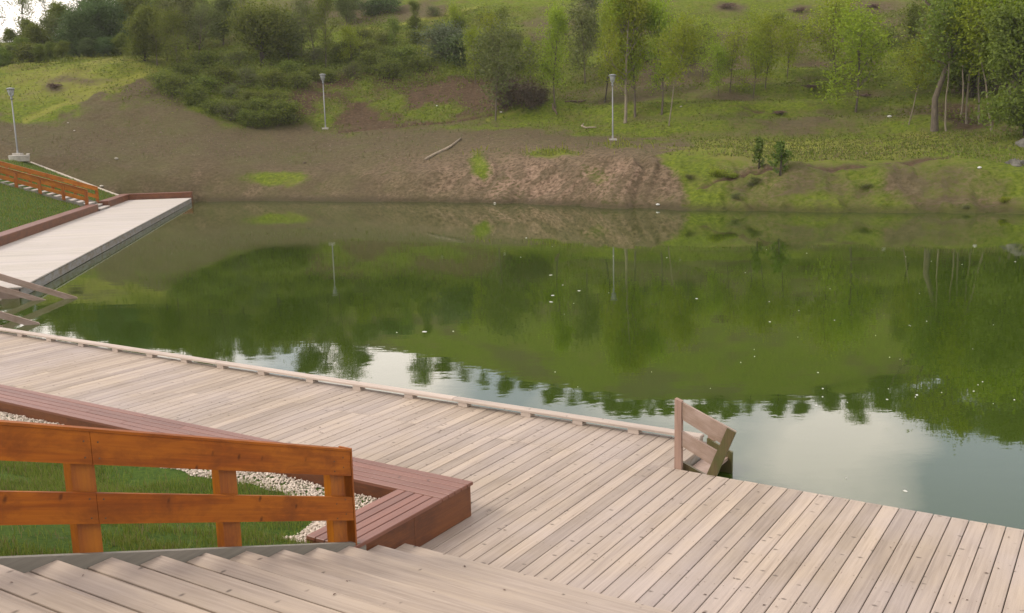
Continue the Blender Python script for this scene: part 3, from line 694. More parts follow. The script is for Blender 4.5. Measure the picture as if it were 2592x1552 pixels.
for (pl_, mir, lab) in ((52.04, 1, 'nearer of the two orange railings beside the far dock stairs'), (54.40, -1, 'farther of the two orange railings beside the far dock stairs')):
    e = tag(empty('dock_stair_railing', (0, 0, 0), RZ_DOCK), lab, 'railing', 'railings of the far dock stairs')
    railing(e, [-11.42 - 1.05 * i for i in range(7)], 1, lambda x: LF(x) - .02, 0, pl_, [-14.57], -11.34, -18.0, .15, mir, ('rail_x', 'rail_z'), 'y', .76)
    if mir == 1: pass
# far water steps: two railings 3.4 m apart going under water
fw = tag(empty('dock_water_steps', (0, 0, 0), RZ_DOCK), 'weathered steps with two sloping rails running into the pond at the left edge', 'water steps')
ladder_rail(fw, -8.60, 25.47, 25.53, 2.54, .40, .765, False, -.4)
ladder_rail(fw, -8.60, 22.07, 22.13, 2.54, .40, .765, False, -.4)
for i in range(3):
    k = MB(); x = -8.58 + .42 * i; z = -.06 - .13 * i; k.box(x, x + .40, 22.14, 25.46, z - .04, z); k.build('tread', M['deck_y'], fw)
for y in (22.16, 25.41):
    k = MB(); k.slab([(-8.6, -.08), (-7.1, -.62), (-7.1, -.9), (-8.6, -.9)], 'y', y, y + .035); k.build('stringer', M['ladder_wet'], fw)

# ------------------------------------------------------------------ kerb and paved landing at the top of the far lawn
kb = MB()
def lawn_h(o, d): p = dock(o, d); return float(lawn_z(*lawn_world(np.array(p.x), np.array(p.y))))
kp = []
for i in range(13):
    o_ = -11.45 - (17.2 - 11.45) * i / 12; d_ = kerb_d(o_); kp.append((o_, d_, lawn_h(o_, d_) + .06))
o1, d1, z1 = kp[-1]
for i in range(1, 12): kp.append((o1 - 1.0 * i, d1 - .55 * i, z1 + .01 * i))
for (a0, b0, c0), (a1, b1, c1) in zip(kp, kp[1:]):
    nrm = Vector((-(b1 - b0), a1 - a0)).normalized() * .11
    kb.hexa([(a0 - nrm.x, b0 - nrm.y, c0 - .35), (a1 - nrm.x, b1 - nrm.y, c1 - .35), (a1 + nrm.x, b1 + nrm.y, c1 - .35), (a0 + nrm.x, b0 + nrm.y, c0 - .35),
             (a0 - nrm.x, b0 - nrm.y, c0), (a1 - nrm.x, b1 - nrm.y, c1), (a1 + nrm.x, b1 + nrm.y, c1), (a0 + nrm.x, b0 + nrm.y, c0)])
ko = kb.build('lawn_kerb', M['kerbstone']); ko.rotation_euler = (0, 0, RZ_DOCK)
tag(ko, 'pale concrete kerb edging the bright lawn above the far dock', 'kerb')
sv = MB(); q = [(-17.4, 64.75), (-29, 58.4), (-29, 63.5), (-17.6, 68.6)]
sv.add([(x, y, 2.40) for x, y in q] + [(x, y, 2.0) for x, y in q], [(0, 1, 2, 3), (7, 6, 5, 4), (0, 4, 5, 1), (1, 5, 6, 2), (2, 6, 7, 3), (3, 7, 4, 0)])
so_ = sv.build('path', M['slab']); so_.rotation_euler = (0, 0, RZ_DOCK); kind(so_, 'structure')

# ------------------------------------------------------------------ lamp posts
def lamp(loc, label, scale=1.0):
    e = tag(empty('street_lamp', loc), label, 'street lamp', 'street lamps around the pond')
    k = MB(); k.box(-.24, .24, -.24, .24, -.35, .055, .02); k.build('footing', M['concrete'], e)
    k = MB(); k.lathe([(.13, .056), (.13, .07), (.062, .072), (.05, .3), (.034, 3.28)], 14); k.build('pole', M['galv'], e, True)
    k = MB(); k.lathe([(.036, 3.28), (.06, 3.285), (.068, 3.40), (.055, 3.42), (.06, 3.50), (.11, 3.56)], 14); k.build('collar', M['lampgrey'], e, True)
    ln = MB(); ln.lathe([(.11, 3.561), (.125, 3.58), (.205, 3.935)], 16); ln.build('lantern_glass', M['lampglass'], e, True)
    k = MB()
    for i in range(4):
        an = i * math.pi / 2 + .6; k.tube([(.122 * math.cos(an), .122 * math.sin(an), 3.56), (.213 * math.cos(an), .213 * math.sin(an), 3.94)], [.011, .011], 6)
    k.build('lantern_strut', M['lampgrey'], e)
    k = MB(); k.lathe([(.20, 3.936), (.255, 3.938), (.262, 3.958), (.20, 3.995), (.07, 4.03), (.02, 4.034)], 22); k.build('lamp_cap', M['capmetal'], e, True)
    e.scale = (scale,) * 3
    return e
p = at_r(43, 372, 66.5); lamp((p[0], p[1], p[2] - .02), 'grey street lamp on a concrete block at the left edge, above the orange railings', .965)
p = on_hill(788, 311); lamp(p, 'grey street lamp in front of the bushy mound, middle of the three', 136 / 2485 * math.hypot(p.x, p.y) / 4.20)
p = on_hill(1483, 339); lamp(p, 'grey street lamp before the pale-trunked trees, standing on the bare bank', 165 / 2485 * math.hypot(p.x, p.y) / 4.20)
# ------------------------------------------------------------------ near grass blades and gravel
def blades(name, X, Y, Z, hmin, hmax, w, mat, bend=.5, seed=1):
    r = np.random.default_rng(seed); n = len(X); h = r.uniform(hmin, hmax, n); an = r.uniform(0, 2 * np.pi, n); be = r.uniform(0, bend, n) * h; ba = r.uniform(0, 2 * np.pi, n)
    ux, uy = np.cos(an) * w, np.sin(an) * w; bx, by = np.cos(ba) * be, np.sin(ba) * be
    V = np.empty((n, 5, 3)); V[:, 0] = np.stack([X - ux, Y - uy, Z - .01], -1); V[:, 1] = np.stack([X + ux, Y + uy, Z - .01], -1)
    V[:, 2] = np.stack([X + ux * .8 + bx * .35, Y + uy * .8 + by * .35, Z + h * .6], -1); V[:, 3] = np.stack([X - ux * .8 + bx * .35, Y - uy * .8 + by * .35, Z + h * .6], -1)
    V[:, 4] = np.stack([X + bx, Y + by, Z + h], -1)
    i = np.arange(n)[:, None] * 5; F = np.concatenate([np.stack([i, i + 1, i + 2], -1).reshape(-1, 3), np.stack([i, i + 2, i + 3], -1).reshape(-1, 3), np.stack([i + 3, i + 2, i + 4], -1).reshape(-1, 3)])
    o = mesh_np(name, V.reshape(-1, 3), F, mat); kind(o, 'stuff'); return o
def grass_edge(a): return 6.31 + .03 * np.sin(a * 1.7) + .03 * np.sin(a * 5.1) + .02 * np.sin(a * 13) - .55 * np.clip((a + 6.25) / .4, 0, 1) ** 2
n = 125000; a = rng.uniform(-13.5, -5.14, n); b_ = rng.uniform(1.6, 6.4, n)
dens = fbm(a * 1.1, b_ * 1.1, 81, 4)
ok = (b_ < grass_edge(a) + rng.normal(0, .03, n)) & ((a < -5.84 + .03 * np.sin(b_ * 6)) | (b_ < 5.46)) & (rng.random(n) < np.clip((dens - .47) * 7, .05, 1))
a, b_ = a[ok], b_[ok]; xy = A_[None] * a[:, None] + B_[None] * b_[:, None]
z = lawn_z(*lawn_world(xy[:, 0], xy[:, 1])) + (fbm(xy[:, 0] / .8, xy[:, 1] / .8, 71) - .5) * .07
go = blades('grass', xy[:, 0], xy[:, 1], z, .025, .085, .0028, M['grassblade'], .7, 3); go['label'] = 'short green lawn grass beside the foreground stairs'
n = 60000; o_ = rng.uniform(-24, -11.5, n); d_ = rng.uniform(24, 66, n); ok = d_ < kerb_d(o_) - .2; ok &= ~((d_ > 52) & (d_ < 54.45)); o_, d_ = o_[ok], d_[ok]
xy = O_[None] * o_[:, None] + D_[None] * d_[:, None]; z = lawn_z(*lawn_world(xy[:, 0], xy[:, 1])) + (fbm(xy[:, 0] / .8, xy[:, 1] / .8, 71) - .5) * .07
go = blades('grass', xy[:, 0], xy[:, 1], z, .05, .12, .012, M['grassblade'], .6, 5); go['label'] = 'short green lawn grass above the far dock'
# white gravel strip
m, t, b, _ = material('white gravel'); g = G(t); isl = g.n('ShaderNodeNewGeometry').outputs['Random Per Island']
t.links.new(g.mix(isl, (.38, .31, .24), (.68, .585, .48)), b.inputs['Base Color']); b.inputs['Roughness'].default_value = .85; M['pebble'] = m
n = 26000; a = np.concatenate([rng.uniform(-14.5, -5.58, n - 4000), rng.uniform(-6.4, -5.58, 4000)]); b_ = np.concatenate([rng.uniform(5.72, 6.69, n - 4000), rng.uniform(5.35, 6.2, 4000)])
ok = (b_ > grass_edge(a) - .02) | ((a > -5.86 + .03 * np.sin(b_ * 6)) & (b_ > 5.46)); a, b_ = a[ok], b_[ok]
xy = A_[None] * a[:, None] + B_[None] * b_[:, None]; z = lawn_z(*lawn_world(xy[:, 0], xy[:, 1])) + (fbm(xy[:, 0] / .8, xy[:, 1] / .8, 71) - .5) * .07 + rng.uniform(.0, .022, len(a)) - .004
base = np.array([(1, 0, 0), (-1, 0, 0), (0, 1, 0), (0, -1, 0), (0, 0, 1), (0, 0, -1)], float); fo = np.array([(0, 2, 4), (2, 1, 4), (1, 3, 4), (3, 0, 4), (2, 0, 5), (1, 2, 5), (3, 1, 5), (0, 3, 5)])
n = len(a); sc = rng.uniform(.008, .020, (n, 1, 3)) * np.array([1, 1, .75]); an = rng.uniform(0, 6.28, n); jit = base[None] * rng.uniform(.7, 1.3, (n, 6, 1)) * sc
ca, sa = np.cos(an)[:, None], np.sin(an)[:, None]; V = np.stack([jit[..., 0] * ca - jit[..., 1] * sa + xy[:, None, 0], jit[..., 0] * sa + jit[..., 1] * ca + xy[:, None, 1], jit[..., 2] + z[:, None]], -1)
go = mesh_np('gravel', V.reshape(-1, 3), (fo[None] + np.arange(n)[:, None, None] * 6).reshape(-1, 3), M['pebble'], None, False); kind(go, 'stuff'); go['label'] = 'strip of white gravel behind the corner bench'

# ------------------------------------------------------------------ trees
def leafcloud(P, size, seed, flat=.0):
    r = np.random.default_rng(seed); n = len(P); s = r.uniform(size * .6, size * 1.35, n)
    u = r.normal(size=(n, 3)); u[:, 2] *= (1 - flat); u /= np.linalg.norm(u, axis=1, keepdims=True); w = r.normal(size=(n, 3)); w -= (w * u).sum(1, keepdims=True) * u; w /= np.linalg.norm(w, axis=1, keepdims=True)
    V = np.stack([P - u * s[:, None], P + w * s[:, None] * .5, P + u * s[:, None], P - w * s[:, None] * .5], 1)
    return V.reshape(-1, 3), np.arange(n * 4).reshape(n, 4)
def tree_mesh(seed, H, r0, crown_lo, width, n_limb, leaves, lsize, spread=.55, lean=(0, 0), multi=1, upright=.7, trunk=None, gapy=1.0):
    """returns branch MB and leaf points of a tree H metres high"""
    R = random.Random(seed); mb = MB(); tips = []
    def branch(p, d, L, rad, lev):
        pts = [Vector(p)]; dd = Vector(d).normalized(); n = 4 if lev else 5
        for i in range(n):
            dd = (dd + Vector((R.gauss(0, .16), R.gauss(0, .16), R.gauss(.06 * upright, .10)))).normalized(); pts.append(pts[-1] + dd * L / n)
        mb.tube(pts, [rad * (1 - .8 * i / n) + .004 for i in range(n + 1)], 5 if lev else 6, False)
        for i in range(2, n + 1): tips.append((pts[i], L * .30, lev))
        if lev < 2:
            for i in range(R.randint(2, 4)):
                q = pts[R.randint(2, n)]; e = (dd + Vector((R.uniform(-1, 1), R.uniform(-1, 1), R.uniform(-.25, .7)))).normalized(); branch(q, e, L * R.uniform(.4, .62), rad * .45, lev + 1)
    for s in range(multi):
        ox, oy = ((R.uniform(-.16, .16) * H * .3, R.uniform(-.16, .16) * H * .3) if multi > 1 else (0, 0)); h = H * (R.uniform(.8, 1) if multi > 1 else 1)
        if trunk: pts = [Vector(q) for q in trunk]
        else:
            pts = [Vector((ox, oy, -.3))]; N_ = 9; dr = Vector((lean[0] + R.uniform(-.06, .06) + ox * .3, lean[1] + R.uniform(-.06, .06) + oy * .3, 1))
            for i in range(N_):
                dr = (dr + Vector((R.gauss(0, .07), R.gauss(0, .07), .12))).normalized(); pts.append(pts[-1] + dr * h * .92 / N_)
        n = len(pts) - 1; rr = r0 * (1 if multi == 1 else .7)
        mb.tube(pts, [rr * (1.25 if i == 0 else 1) * (1 - i / n) ** .8 + .012 for i in range(n + 1)], 9, False)
        top = pts[-1].z
        for i in range(n_limb):
            u = crown_lo + (1 - crown_lo) * ((i + R.random()) / n_limb); j = u * n; q = pts[min(int(j), n - 1)].lerp(pts[min(int(j) + 1, n)], j - int(j))
            an = R.uniform(0, 6.283); k = 1 - abs(2 * (u - crown_lo) / (1 - crown_lo) - .8) * .55
            branch(q, (math.cos(an), math.sin(an), upright * R.uniform(.5, 1.4)), width * k * R.uniform(.6, 1.1), rr * .42 * (1.15 - u) + .008, 0)
        tips.append((pts[-1], width * .3, 0))
    wt = np.array([1.0 + .6 * t_[2] for t_ in tips]); rs = np.random.default_rng(seed)
    keep = rs.random(len(tips)) < gapy; ids = rs.choice(np.arange(len(tips))[keep], leaves, p=wt[keep] / wt[keep].sum())
    C = np.array([tuple(t_[0]) for t_ in tips])[ids]; Pn = C + rs.normal(size=(leaves, 3)) * spread * np.array([1, 1, 1.1]); Pn[:, 2] = np.maximum(Pn[:, 2], rs.random(leaves) * .4)
    return mb, leafcloud(Pn, lsize, seed)
PROTO = {}
def proto(key, name, bark_, leafm, **k):
    e = empty(name); e.location = (0, 0, -60); mb, (V, F) = tree_mesh(**k)
    mb.build('trunk' if k.get('multi', 1) == 1 else 'stems', M[bark_], e, True); mesh_np('crown' if k.get('multi', 1) == 1 else 'foliage', V, F, M[leafm], e); PROTO[key] = [e, k['H'], False]; e['unused'] = 1
def plant(key, p, H, label, cat='tree', group=None, rz=None, wide=1.0, leafm=None, sink=.05):
    e, h0, used = PROTO[key]; PROTO[key][2] = True
    o = e if not used else copy_tree(e)
    if 'unused' in o: del o['unused']
    s = H / h0; o.scale = (s * wide, s * wide, s); o.location = (p[0], p[1], p[2] - sink); o.rotation_euler = (0, 0, random.uniform(0, 6.28) if rz is None else rz)
    if 'group' in o: del o['group']
    tag(o, label, cat, group)
    for ch in o.children:
        if ch.name.split('.')[0] in ('crown', 'foliage'):
            sl_ = ch.material_slots[0]; sl_.link = 'OBJECT' if leafm else 'DATA'
            if leafm: sl_.material = M[leafm]
    return o
proto('young1', 'young_tree', 'bark_grey', 'leaf_light', seed=101, H=8.0, r0=.075, crown_lo=.26, width=1.9, n_limb=18, leaves=7200, lsize=.08, spread=.33, upright=1.1, gapy=.72)
proto('young2', 'young_tree', 'bark_pale', 'leaf_light', seed=102, H=8.0, r0=.095, crown_lo=.36, width=2.1, n_limb=18, leaves=7200, lsize=.08, spread=.33, upright=1.1, gapy=.72, lean=(.10, 0))
proto('young3', 'young_tree', 'bark_dark', 'leaf_light', seed=103, H=8.0, r0=.08, crown_lo=.26, width=2.0, n_limb=18, leaves=7000, lsize=.08, spread=.34, upright=1.0, gapy=.72, lean=(.2, .0))
proto('sap1', 'sapling', 'bark_grey', 'leaf_light', seed=111, H=5.0, r0=.035, crown_lo=.35, width=1.3, n_limb=12, leaves=2100, lsize=.075, spread=.34, upright=.9, lean=(-.14, 0))
proto('sap2', 'sapling', 'bark_grey', 'leaf_light', seed=112, H=5.0, r0=.035, crown_lo=.25, width=1.5, n_limb=13, leaves=3600, lsize=.075, spread=.36, upright=.9, lean=(.08, 0))
proto('stem1', 'thin_tree', 'bark_pale', 'leaf_light', seed=121, H=7.0, r0=.036, crown_lo=.55, width=1.6, n_limb=12, leaves=4000, lsize=.085, spread=.42, upright=.7, lean=(-.06, 0))
proto('stem2', 'thin_tree', 'bark_pale', 'leaf_mid', seed=122, H=7.0, r0=.034, crown_lo=.52, width=1.6, n_limb=12, leaves=4200, lsize=.085, spread=.42, upright=.7, lean=(.07, 0))
proto('dense1', 'broadleaf_tree', 'bark_dark', 'leaf_mid', seed=131, H=9.0, r0=.13, crown_lo=.04, width=2.9, n_limb=26, leaves=15000, lsize=.14, spread=.55, upright=.6)
proto('dense2', 'broadleaf_tree', 'bark_dark', 'leaf_dark', seed=132, H=9.0, r0=.13, crown_lo=.03, width=3.2, n_limb=28, leaves=17000, lsize=.14, spread=.6, upright=.5)
proto('dense3', 'broadleaf_tree', 'bark', 'leaf_dull', seed=133, H=9.0, r0=.12, crown_lo=.10, width=2.8, n_limb=22, leaves=11000, lsize=.14, spread=.55, upright=.7)
proto('bare1', 'sparse_tree', 'bark_grey', 'leaf_mid', seed=141, H=10.0, r0=.11, crown_lo=.22, width=2.9, n_limb=20, leaves=6500, lsize=.105, spread=.48, upright=.9, gapy=.8)
proto('bare2', 'sparse_tree', 'bark_grey', 'leaf_dull', seed=142, H=10.0, r0=.11, crown_lo=.22, width=3.0, n_limb=22, leaves=4200, lsize=.105, spread=.48, upright=.9, gapy=.8)
proto('shrub1', 'shrub', 'bark_dark', 'leaf_shrub', seed=151, H=2.2, r0=.03, crown_lo=.05, width=1.2, n_limb=10, leaves=3000, lsize=.085, spread=.26, multi=4, upright=.5)
proto('shrub2', 'shrub', 'bark_dark', 'leaf_shrub', seed=152, H=2.2, r0=.03, crown_lo=.05, width=1.4, n_limb=9, leaves=2400, lsize=.085, spread=.28, multi=5, upright=.4)
proto('shrub3', 'shrub', 'bark', 'leaf_dull', seed=153, H=2.2, r0=.03, crown_lo=.1, width=1.3, n_limb=9, leaves=1500, lsize=.08, spread=.28, multi=4, upright=.6)
proto('round', 'bushy_tree', 'bark_dark', 'leaf_mid', seed=161, H=4.6, r0=.08, crown_lo=.26, width=1.9, n_limb=13, leaves=11000, lsize=.09, spread=.38, multi=4, upright=.55)
proto('silver', 'silver_shrub', 'bark', 'leaf_grey', seed=171, H=3.0, r0=.05, crown_lo=.1, width=1.5, n_limb=10, leaves=5200, lsize=.085, spread=.3, multi=4, upright=.45)
proto('twiggy', 'leafless_thicket', 'bark', 'twig', seed=181, H=2.0, r0=.03, crown_lo=.05, width=1.0, n_limb=14, leaves=1500, lsize=.07, spread=.25, multi=5, upright=.5)

pr = lambda p: math.hypot(p[0], p[1])
def tall(p, ybase, ytop): return (ybase - ytop) * K / FPX * pr(p)
# the named trees, in photo order from the left
def T(key, x, y, ytop, label, **k):
    p = on_hill(x, y); return plant(key, p, tall(p, y, ytop), label, **k)
T('young2', 1512, 299, -14, 'pale leaning trunked young tree just right of the middle street lamp', rz=.1, wide=.95)
T('young1', 1537, 286, -20, 'dark stemmed young tree close behind the pale leaning trunk', rz=2.0, wide=.9)
T('young3', 1462, 250, 20, 'young tree with a dark slanting trunk behind the lamp on the bare bank', rz=.3, wide=.7)
T('young1', 1345, 262, 28, 'fresh green young tree standing alone on the hump left of the bank lamp', rz=4.0, wide=.85)
T('young1', 1600, 280, 8, 'fresh green young tree at the right of the clump near the bank lamp', rz=1.1, wide=.85)
T('stem1', 1618, 305, 60, 'slender tree with thin bare lower stem right of the pale trunked clump', rz=2.2)
T('sap2', 1200, 292, 70, 'thin dull sapling left of the brown thicket below the hill', wide=1.1, leafm='leaf_dull')
T('sap2', 1415, 205, 25, 'faint small tree above the lone green tree on the slope', leafm='leaf_dull', wide=1.2)
for i, (x, y, yt) in enumerate(((1738, 232, 110), (1766, 225, 70), (1822, 238, 95), (1842, 160, 35), (1852, 215, 50), (1700, 195, 60), (1905, 190, 60))):
    T('sap1' if i % 2 else 'sap2', x, y, yt, 'thin leafing sapling on the grassy slope between the lamp clump and the large tree', cat='tree', group='saplings on the grassy slope')
T('sap2', 2070, 272, 45, 'leafy small tree standing low on the slope left of the large forked tree', wide=1.25, cat='tree')
T('sap2', 2025, 205, 20, 'light green small tree above and behind the leafy low one on the slope', wide=1.3)
T('young3', 2222, 215, 25, 'dark trunked tree on the mound directly left of the large forked tree', wide=.9, leafm='leaf_mid', rz=3)
# the large forked tree on the right
pB = on_hill(2262, 316); sB = 1.0
tr = [(0, 0, -.4), (-.04, 0, .8), (-.06, .03, 1.7), (.28, 0, 2.8), (.66, .05, 4.0), (.95, -.05, 5.6), (1.4, .1, 6.8), (1.55, .1, 8.2), (1.3, 0, 10.2)]
mb, (V, F) = tree_mesh(seed=201, H=10.5, r0=.19, crown_lo=.45, width=2.9, n_limb=16, leaves=5200, lsize=.085, spread=.42, upright=.7, trunk=tr, gapy=.75)
mb.tube([(.62, .04, 3.9), (.25, .3, 5.2), (-.15, .4, 6.4), (-1.1, .5, 7.4), (-1.7, .6, 8.6)], [.12, .10, .085, .06, .02], 8, False)
mb.tube([(1.0, 0, 5.7), (.4, -.2, 6.2), (-.3, -.2, 7.6), (-.4, -.1, 9.2)], [.08, .07, .05, .02], 7, False)
eB = tag(empty('forked_tree', (pB.x, pB.y, pB.z)), 'large forked grey brown tree with a bent trunk at the right, tallest on the bank', 'tree')
mb.build('trunk', M['bark_grey'], eB, True); mesh_np('crown', V, F, M['leaf_light'], eB)
for i, (x, y, yt, ky) in enumerate(((2197, 303, 110, 'stem1'), (2292, 318, 30, 'stem2'), (2340, 300, -10, 'stem1'), (2372, 300, 0, 'stem2'), (2402, 316, 20, 'stem1'), (2322, 285, 10, 'stem2'), (2440, 290, 10, 'stem2'), (2470, 300, -20, 'stem1'))):
    T(ky, x, y, yt, 'thin pale stemmed tree in the shady grove right of the large forked tree' if i else 'thin pale stem left of the large forked tree, by the mound', group='thin trees of the shady grove' if i else None, wide=1.1)
for i, (x, y, yt) in enumerate(((2350, 235, -60), (2440, 225, -70), (2520, 260, -80), (2590, 250, -60), (2290, 200, -30), (2400, 180, -60), (2480, 330, 60))):
    T(('dense1', 'young1', 'young3')[i % 3], x, y, yt, 'leafy green tree massed behind the shady grove at the right edge', group='trees massed at the right edge', leafm=('leaf_mid', 'leaf_light', 'leaf_mid')[i % 3])
# left part
T('bare1', 430, 196, 45, 'sparse small tree on the crest at the left of the bushy mound', wide=1.0, leafm='leaf_mid', rz=1.0)
T('bare1', 380, 160, 40, 'wispy tree beside the crest of the grassy knoll', wide=1.0, leafm='leaf_mid', rz=3.0)
T('bare2', 480, 150, 20, 'wispy olive tree between the knoll and the round bushy tree', wide=1.1)
for x, y, yt, ky in ((350, 148, 30, 'dense1'), (405, 150, 20, 'dense3'), (455, 120, -10, 'dense3'), (500, 90, -30, 'bare1'), (540, 110, 0, 'dense3'), (420, 80, -40, 'dense1'), (700, 150, 40, 'dense3'), (760, 140, 20, 'bare2'), (840, 60, -20, 'dense3'), (590, 60, -30, 'bare2')):
    T(ky, x, y, yt, 'loose olive green tree on the slope above the bushy mound', group='olive trees above the mound', wide=1.1)
T('round', 632, 158, 22, 'rounded dark green bushy tree on top of the bushy mound', cat='tree', wide=1.15)
T('bare1', 788, 165, -20, 'tall thin leafed tree directly above the lamp on the left bank', wide=.75, leafm='leaf_mid', rz=2)
T('bare2', 730, 140, -10, 'loose olive tree just left of the tall thin leafed one', wide=.9, leafm='leaf_dull', rz=5)
T('silver', 1082, 150, 62, 'pale silvery shrub on the slope above the brown undergrowth', cat='shrub', wide=1.25)
T('shrub1', 1125, 160, 95, 'dark green shrub behind the silvery shrub', cat='shrub', wide=1.4, leafm='leaf_dark')
for x, y, yt in ((1235, 255, 178), (1280, 262, 195), (1310, 250, 205)):
    T('twiggy', x, y, yt, 'brown leafless thicket left of the lone green tree', cat='thicket', group='brown leafless thickets', wide=1.1)
for i, (x, y) in enumerate(((395, 215), (430, 232), (470, 255), (520, 275), (560, 292), (600, 305), (640, 308), (690, 300), (500, 225), (560, 240), (610, 255), (660, 262), (450, 195), (540, 200), (600, 210), (660, 215),
                            (720, 215), (760, 195), (800, 200), (850, 190), (900, 175), (940, 190), (980, 165), (700, 180), (760, 160), (830, 150), (890, 140), (950, 150), (1010, 175), (1160, 180), (1210, 190), (1260, 170), (1180, 130),
                            (500, 165), (570, 165), (690, 140), (580, 282), (635, 285))):
    h_ = random.uniform(30, 52); T(('shrub1', 'shrub2', 'shrub1', 'shrub2', 'shrub3')[i % 5], x, y, y - h_, 'green shrub among those covering the mound around the lamp on the left bank', cat='shrub', group='shrubs covering the mound', wide=random.uniform(1.1, 1.6))
for i, (x, y, h_) in enumerate(((860, 22, 40), (900, 40, 38), (940, 30, 40), (1425, 22, 40), (1000, 70, 25), (880, 95, 25), (1050, 40, 25), (1110, 75, 30), (1180, 60, 30), (1250, 110, 30), (1010, 105, 30), (930, 110, 30), (1560, 150, 30), (1640, 120, 34), (1660, 160, 26),
                                 (1950, 90, 30), (1880, 60, 25), (2140, 110, 40), (2080, 60, 30), (1700, 90, 30), (700, 60, 30), (560, 60, 30))):
    T(('shrub3', 'shrub1', 'shrub2')[i % 3], x, y, y - h_, 'scattered green shrub high on the hillside', cat='shrub', group='scattered shrubs on the hillside', wide=1.3, leafm='leaf_dark' if i < 4 else None)
Rb = random.Random(31)
for i in range(9):
    x = Rb.uniform(1660, 2470); y = Rb.uniform(425, 506); h_ = Rb.uniform(9, 20)
    T(('shrub3', 'shrub2', 'shrub3')[i % 3], x, y, y - h_, 'low scrubby growth on the rough bank at the right, above the water', cat='shrub', group='low scrub on the right bank', wide=Rb.uniform(1.4, 2.4), leafm=('hilltuft', 'leaf_light', 'leaf_dull')[i % 3])
for i, (x, y, yt) in enumerate(((955, 115, 45), (1150, 205, 75), (1190, 150, 40), (1228, 215, 100), (1215, 110, 25), (1285, 195, 95), (1100, 85, 15), (1440, 120, 30), (1665, 190, 85), (2125, 160, 80), (850, 160, 70), (1010, 75, 5))):
    T(('sap2', 'bare1', 'sap2', 'young1')[i % 4], x, y, yt, 'wispy yellow green young growth on the middle of the hillside', group='wispy young growth on the hillside', wide=1.2 if i % 4 != 1 else .8, leafm=('leaf_mid', 'leaf_light', 'leaf_light', 'leaf_mid')[i % 4])
# trees behind the grassy knoll, against the sky
for i, (x, r, ytop, ky) in enumerate(((15, 99, 95, 'dense1'), (70, 97, 92, 'dense1'), (120, 99, 60, 'dense1'), (165, 102, 40, 'dense3'), (210, 96, 24, 'dense2'), (250, 99, -8, 'dense2'), (290, 97, 5, 'dense2'), (325, 101, 0, 'dense2'), (190, 104, 10, 'dense1'),
                                       (345, 100, -10, 'dense1'), (375, 103, -20, 'dense2'), (415, 106, -30, 'dense1'), (60, 104, 70, 'dense1'), (110, 103, 50, 'dense1'), (-60, 100, 60, 'dense1'), (-140, 98, 40, 'dense2'), (360, 104, -10, 'dense1'), (400, 108, -20, 'dense3'), (140, 95, 120, 'dense1'), (40, 94, 128, 'dense3'), (90, 93, 135, 'shrub1'), (0, 93, 130, 'shrub1'), (230, 93, 95, 'dense2'), (30, 92, 118, 'dense1'), (120, 92, 112, 'dense1'), (170, 92, 100, 'dense1'), (270, 93, 90, 'dense2'), (310, 93, 80, 'dense1'))):
    p = polar(x, r); H = at_r(x, ytop, r)[2] - p.z
    plant(ky, p, max(H, 1.5), 'dark green tree in the row behind the grassy knoll' if ky == 'dense2' else 'mid green tree behind the grassy knoll at the upper left', group='dark trees behind the knoll' if ky == 'dense2' else 'green trees behind the knoll', wide=1.35)
for i, (x, r, ytop) in enumerate(((20, 112, -60), (85, 110, -70), (150, 114, -60), (-20, 108, -50), (215, 116, -60), (300, 116, -80))):
    p = polar(x, r); H = at_r(x, ytop, r)[2] - p.z
    plant('bare2' if i % 2 == 0 else 'bare1', p, H, 'tall thinly leafed tree against the bright sky at the upper left', group='thinly leafed trees against the sky', wide=.8)
# trees along the ridge (they show in the pond)
prof = [(360, 800), (400, 850), (450, 835), (500, 868), (560, 862), (610, 872), (660, 860), (720, 905), (770, 912), (820, 915), (840, 885), (985, 915), (1010, 930), (1050, 905), (1090, 922), (1150, 905), (1210, 905), (1270, 925), (1330, 950), (1380, 965), (1420, 955), (1470, 968),
        (1510, 985), (1540, 995), (1570, 980), (1610, 940), (1700, 965), (1740, 1005), (1780, 1000), (1830, 980), (1900, 985), (1960, 985), (2020, 990), (2090, 995), (2110, 1022), (2170, 990), (2230, 1005), (2290, 1045), (2350, 1050), (2410, 1055), (2470, 1070), (2530, 1070), (2600, 1080)]
for i, (x, yr) in enumerate(prof):
    r = 118 + 5 * math.sin(i * 2.3) - max(0, (x - 2100)) * .012; p = polar(x, r); d = ray(x, yr); e_ = -d[2] / math.hypot(d[0], d[1])
    ztop = e_ * r - CAMZ + 2 * WZ; H = min(max(ztop - p.z, 2.2), 12)
    ky = ('bare1', 'dense3', 'bare2')[i % 3] if x < 1180 else ('dense1', 'dense3', 'dense3', 'dense1', 'bare1')[i % 5]
    plant(ky, p, H, 'tree on the hilltop ridge, seen as a treetop reflected in the pond', group='trees along the hilltop ridge', wide=1.1 if H > 6 else 2.0)

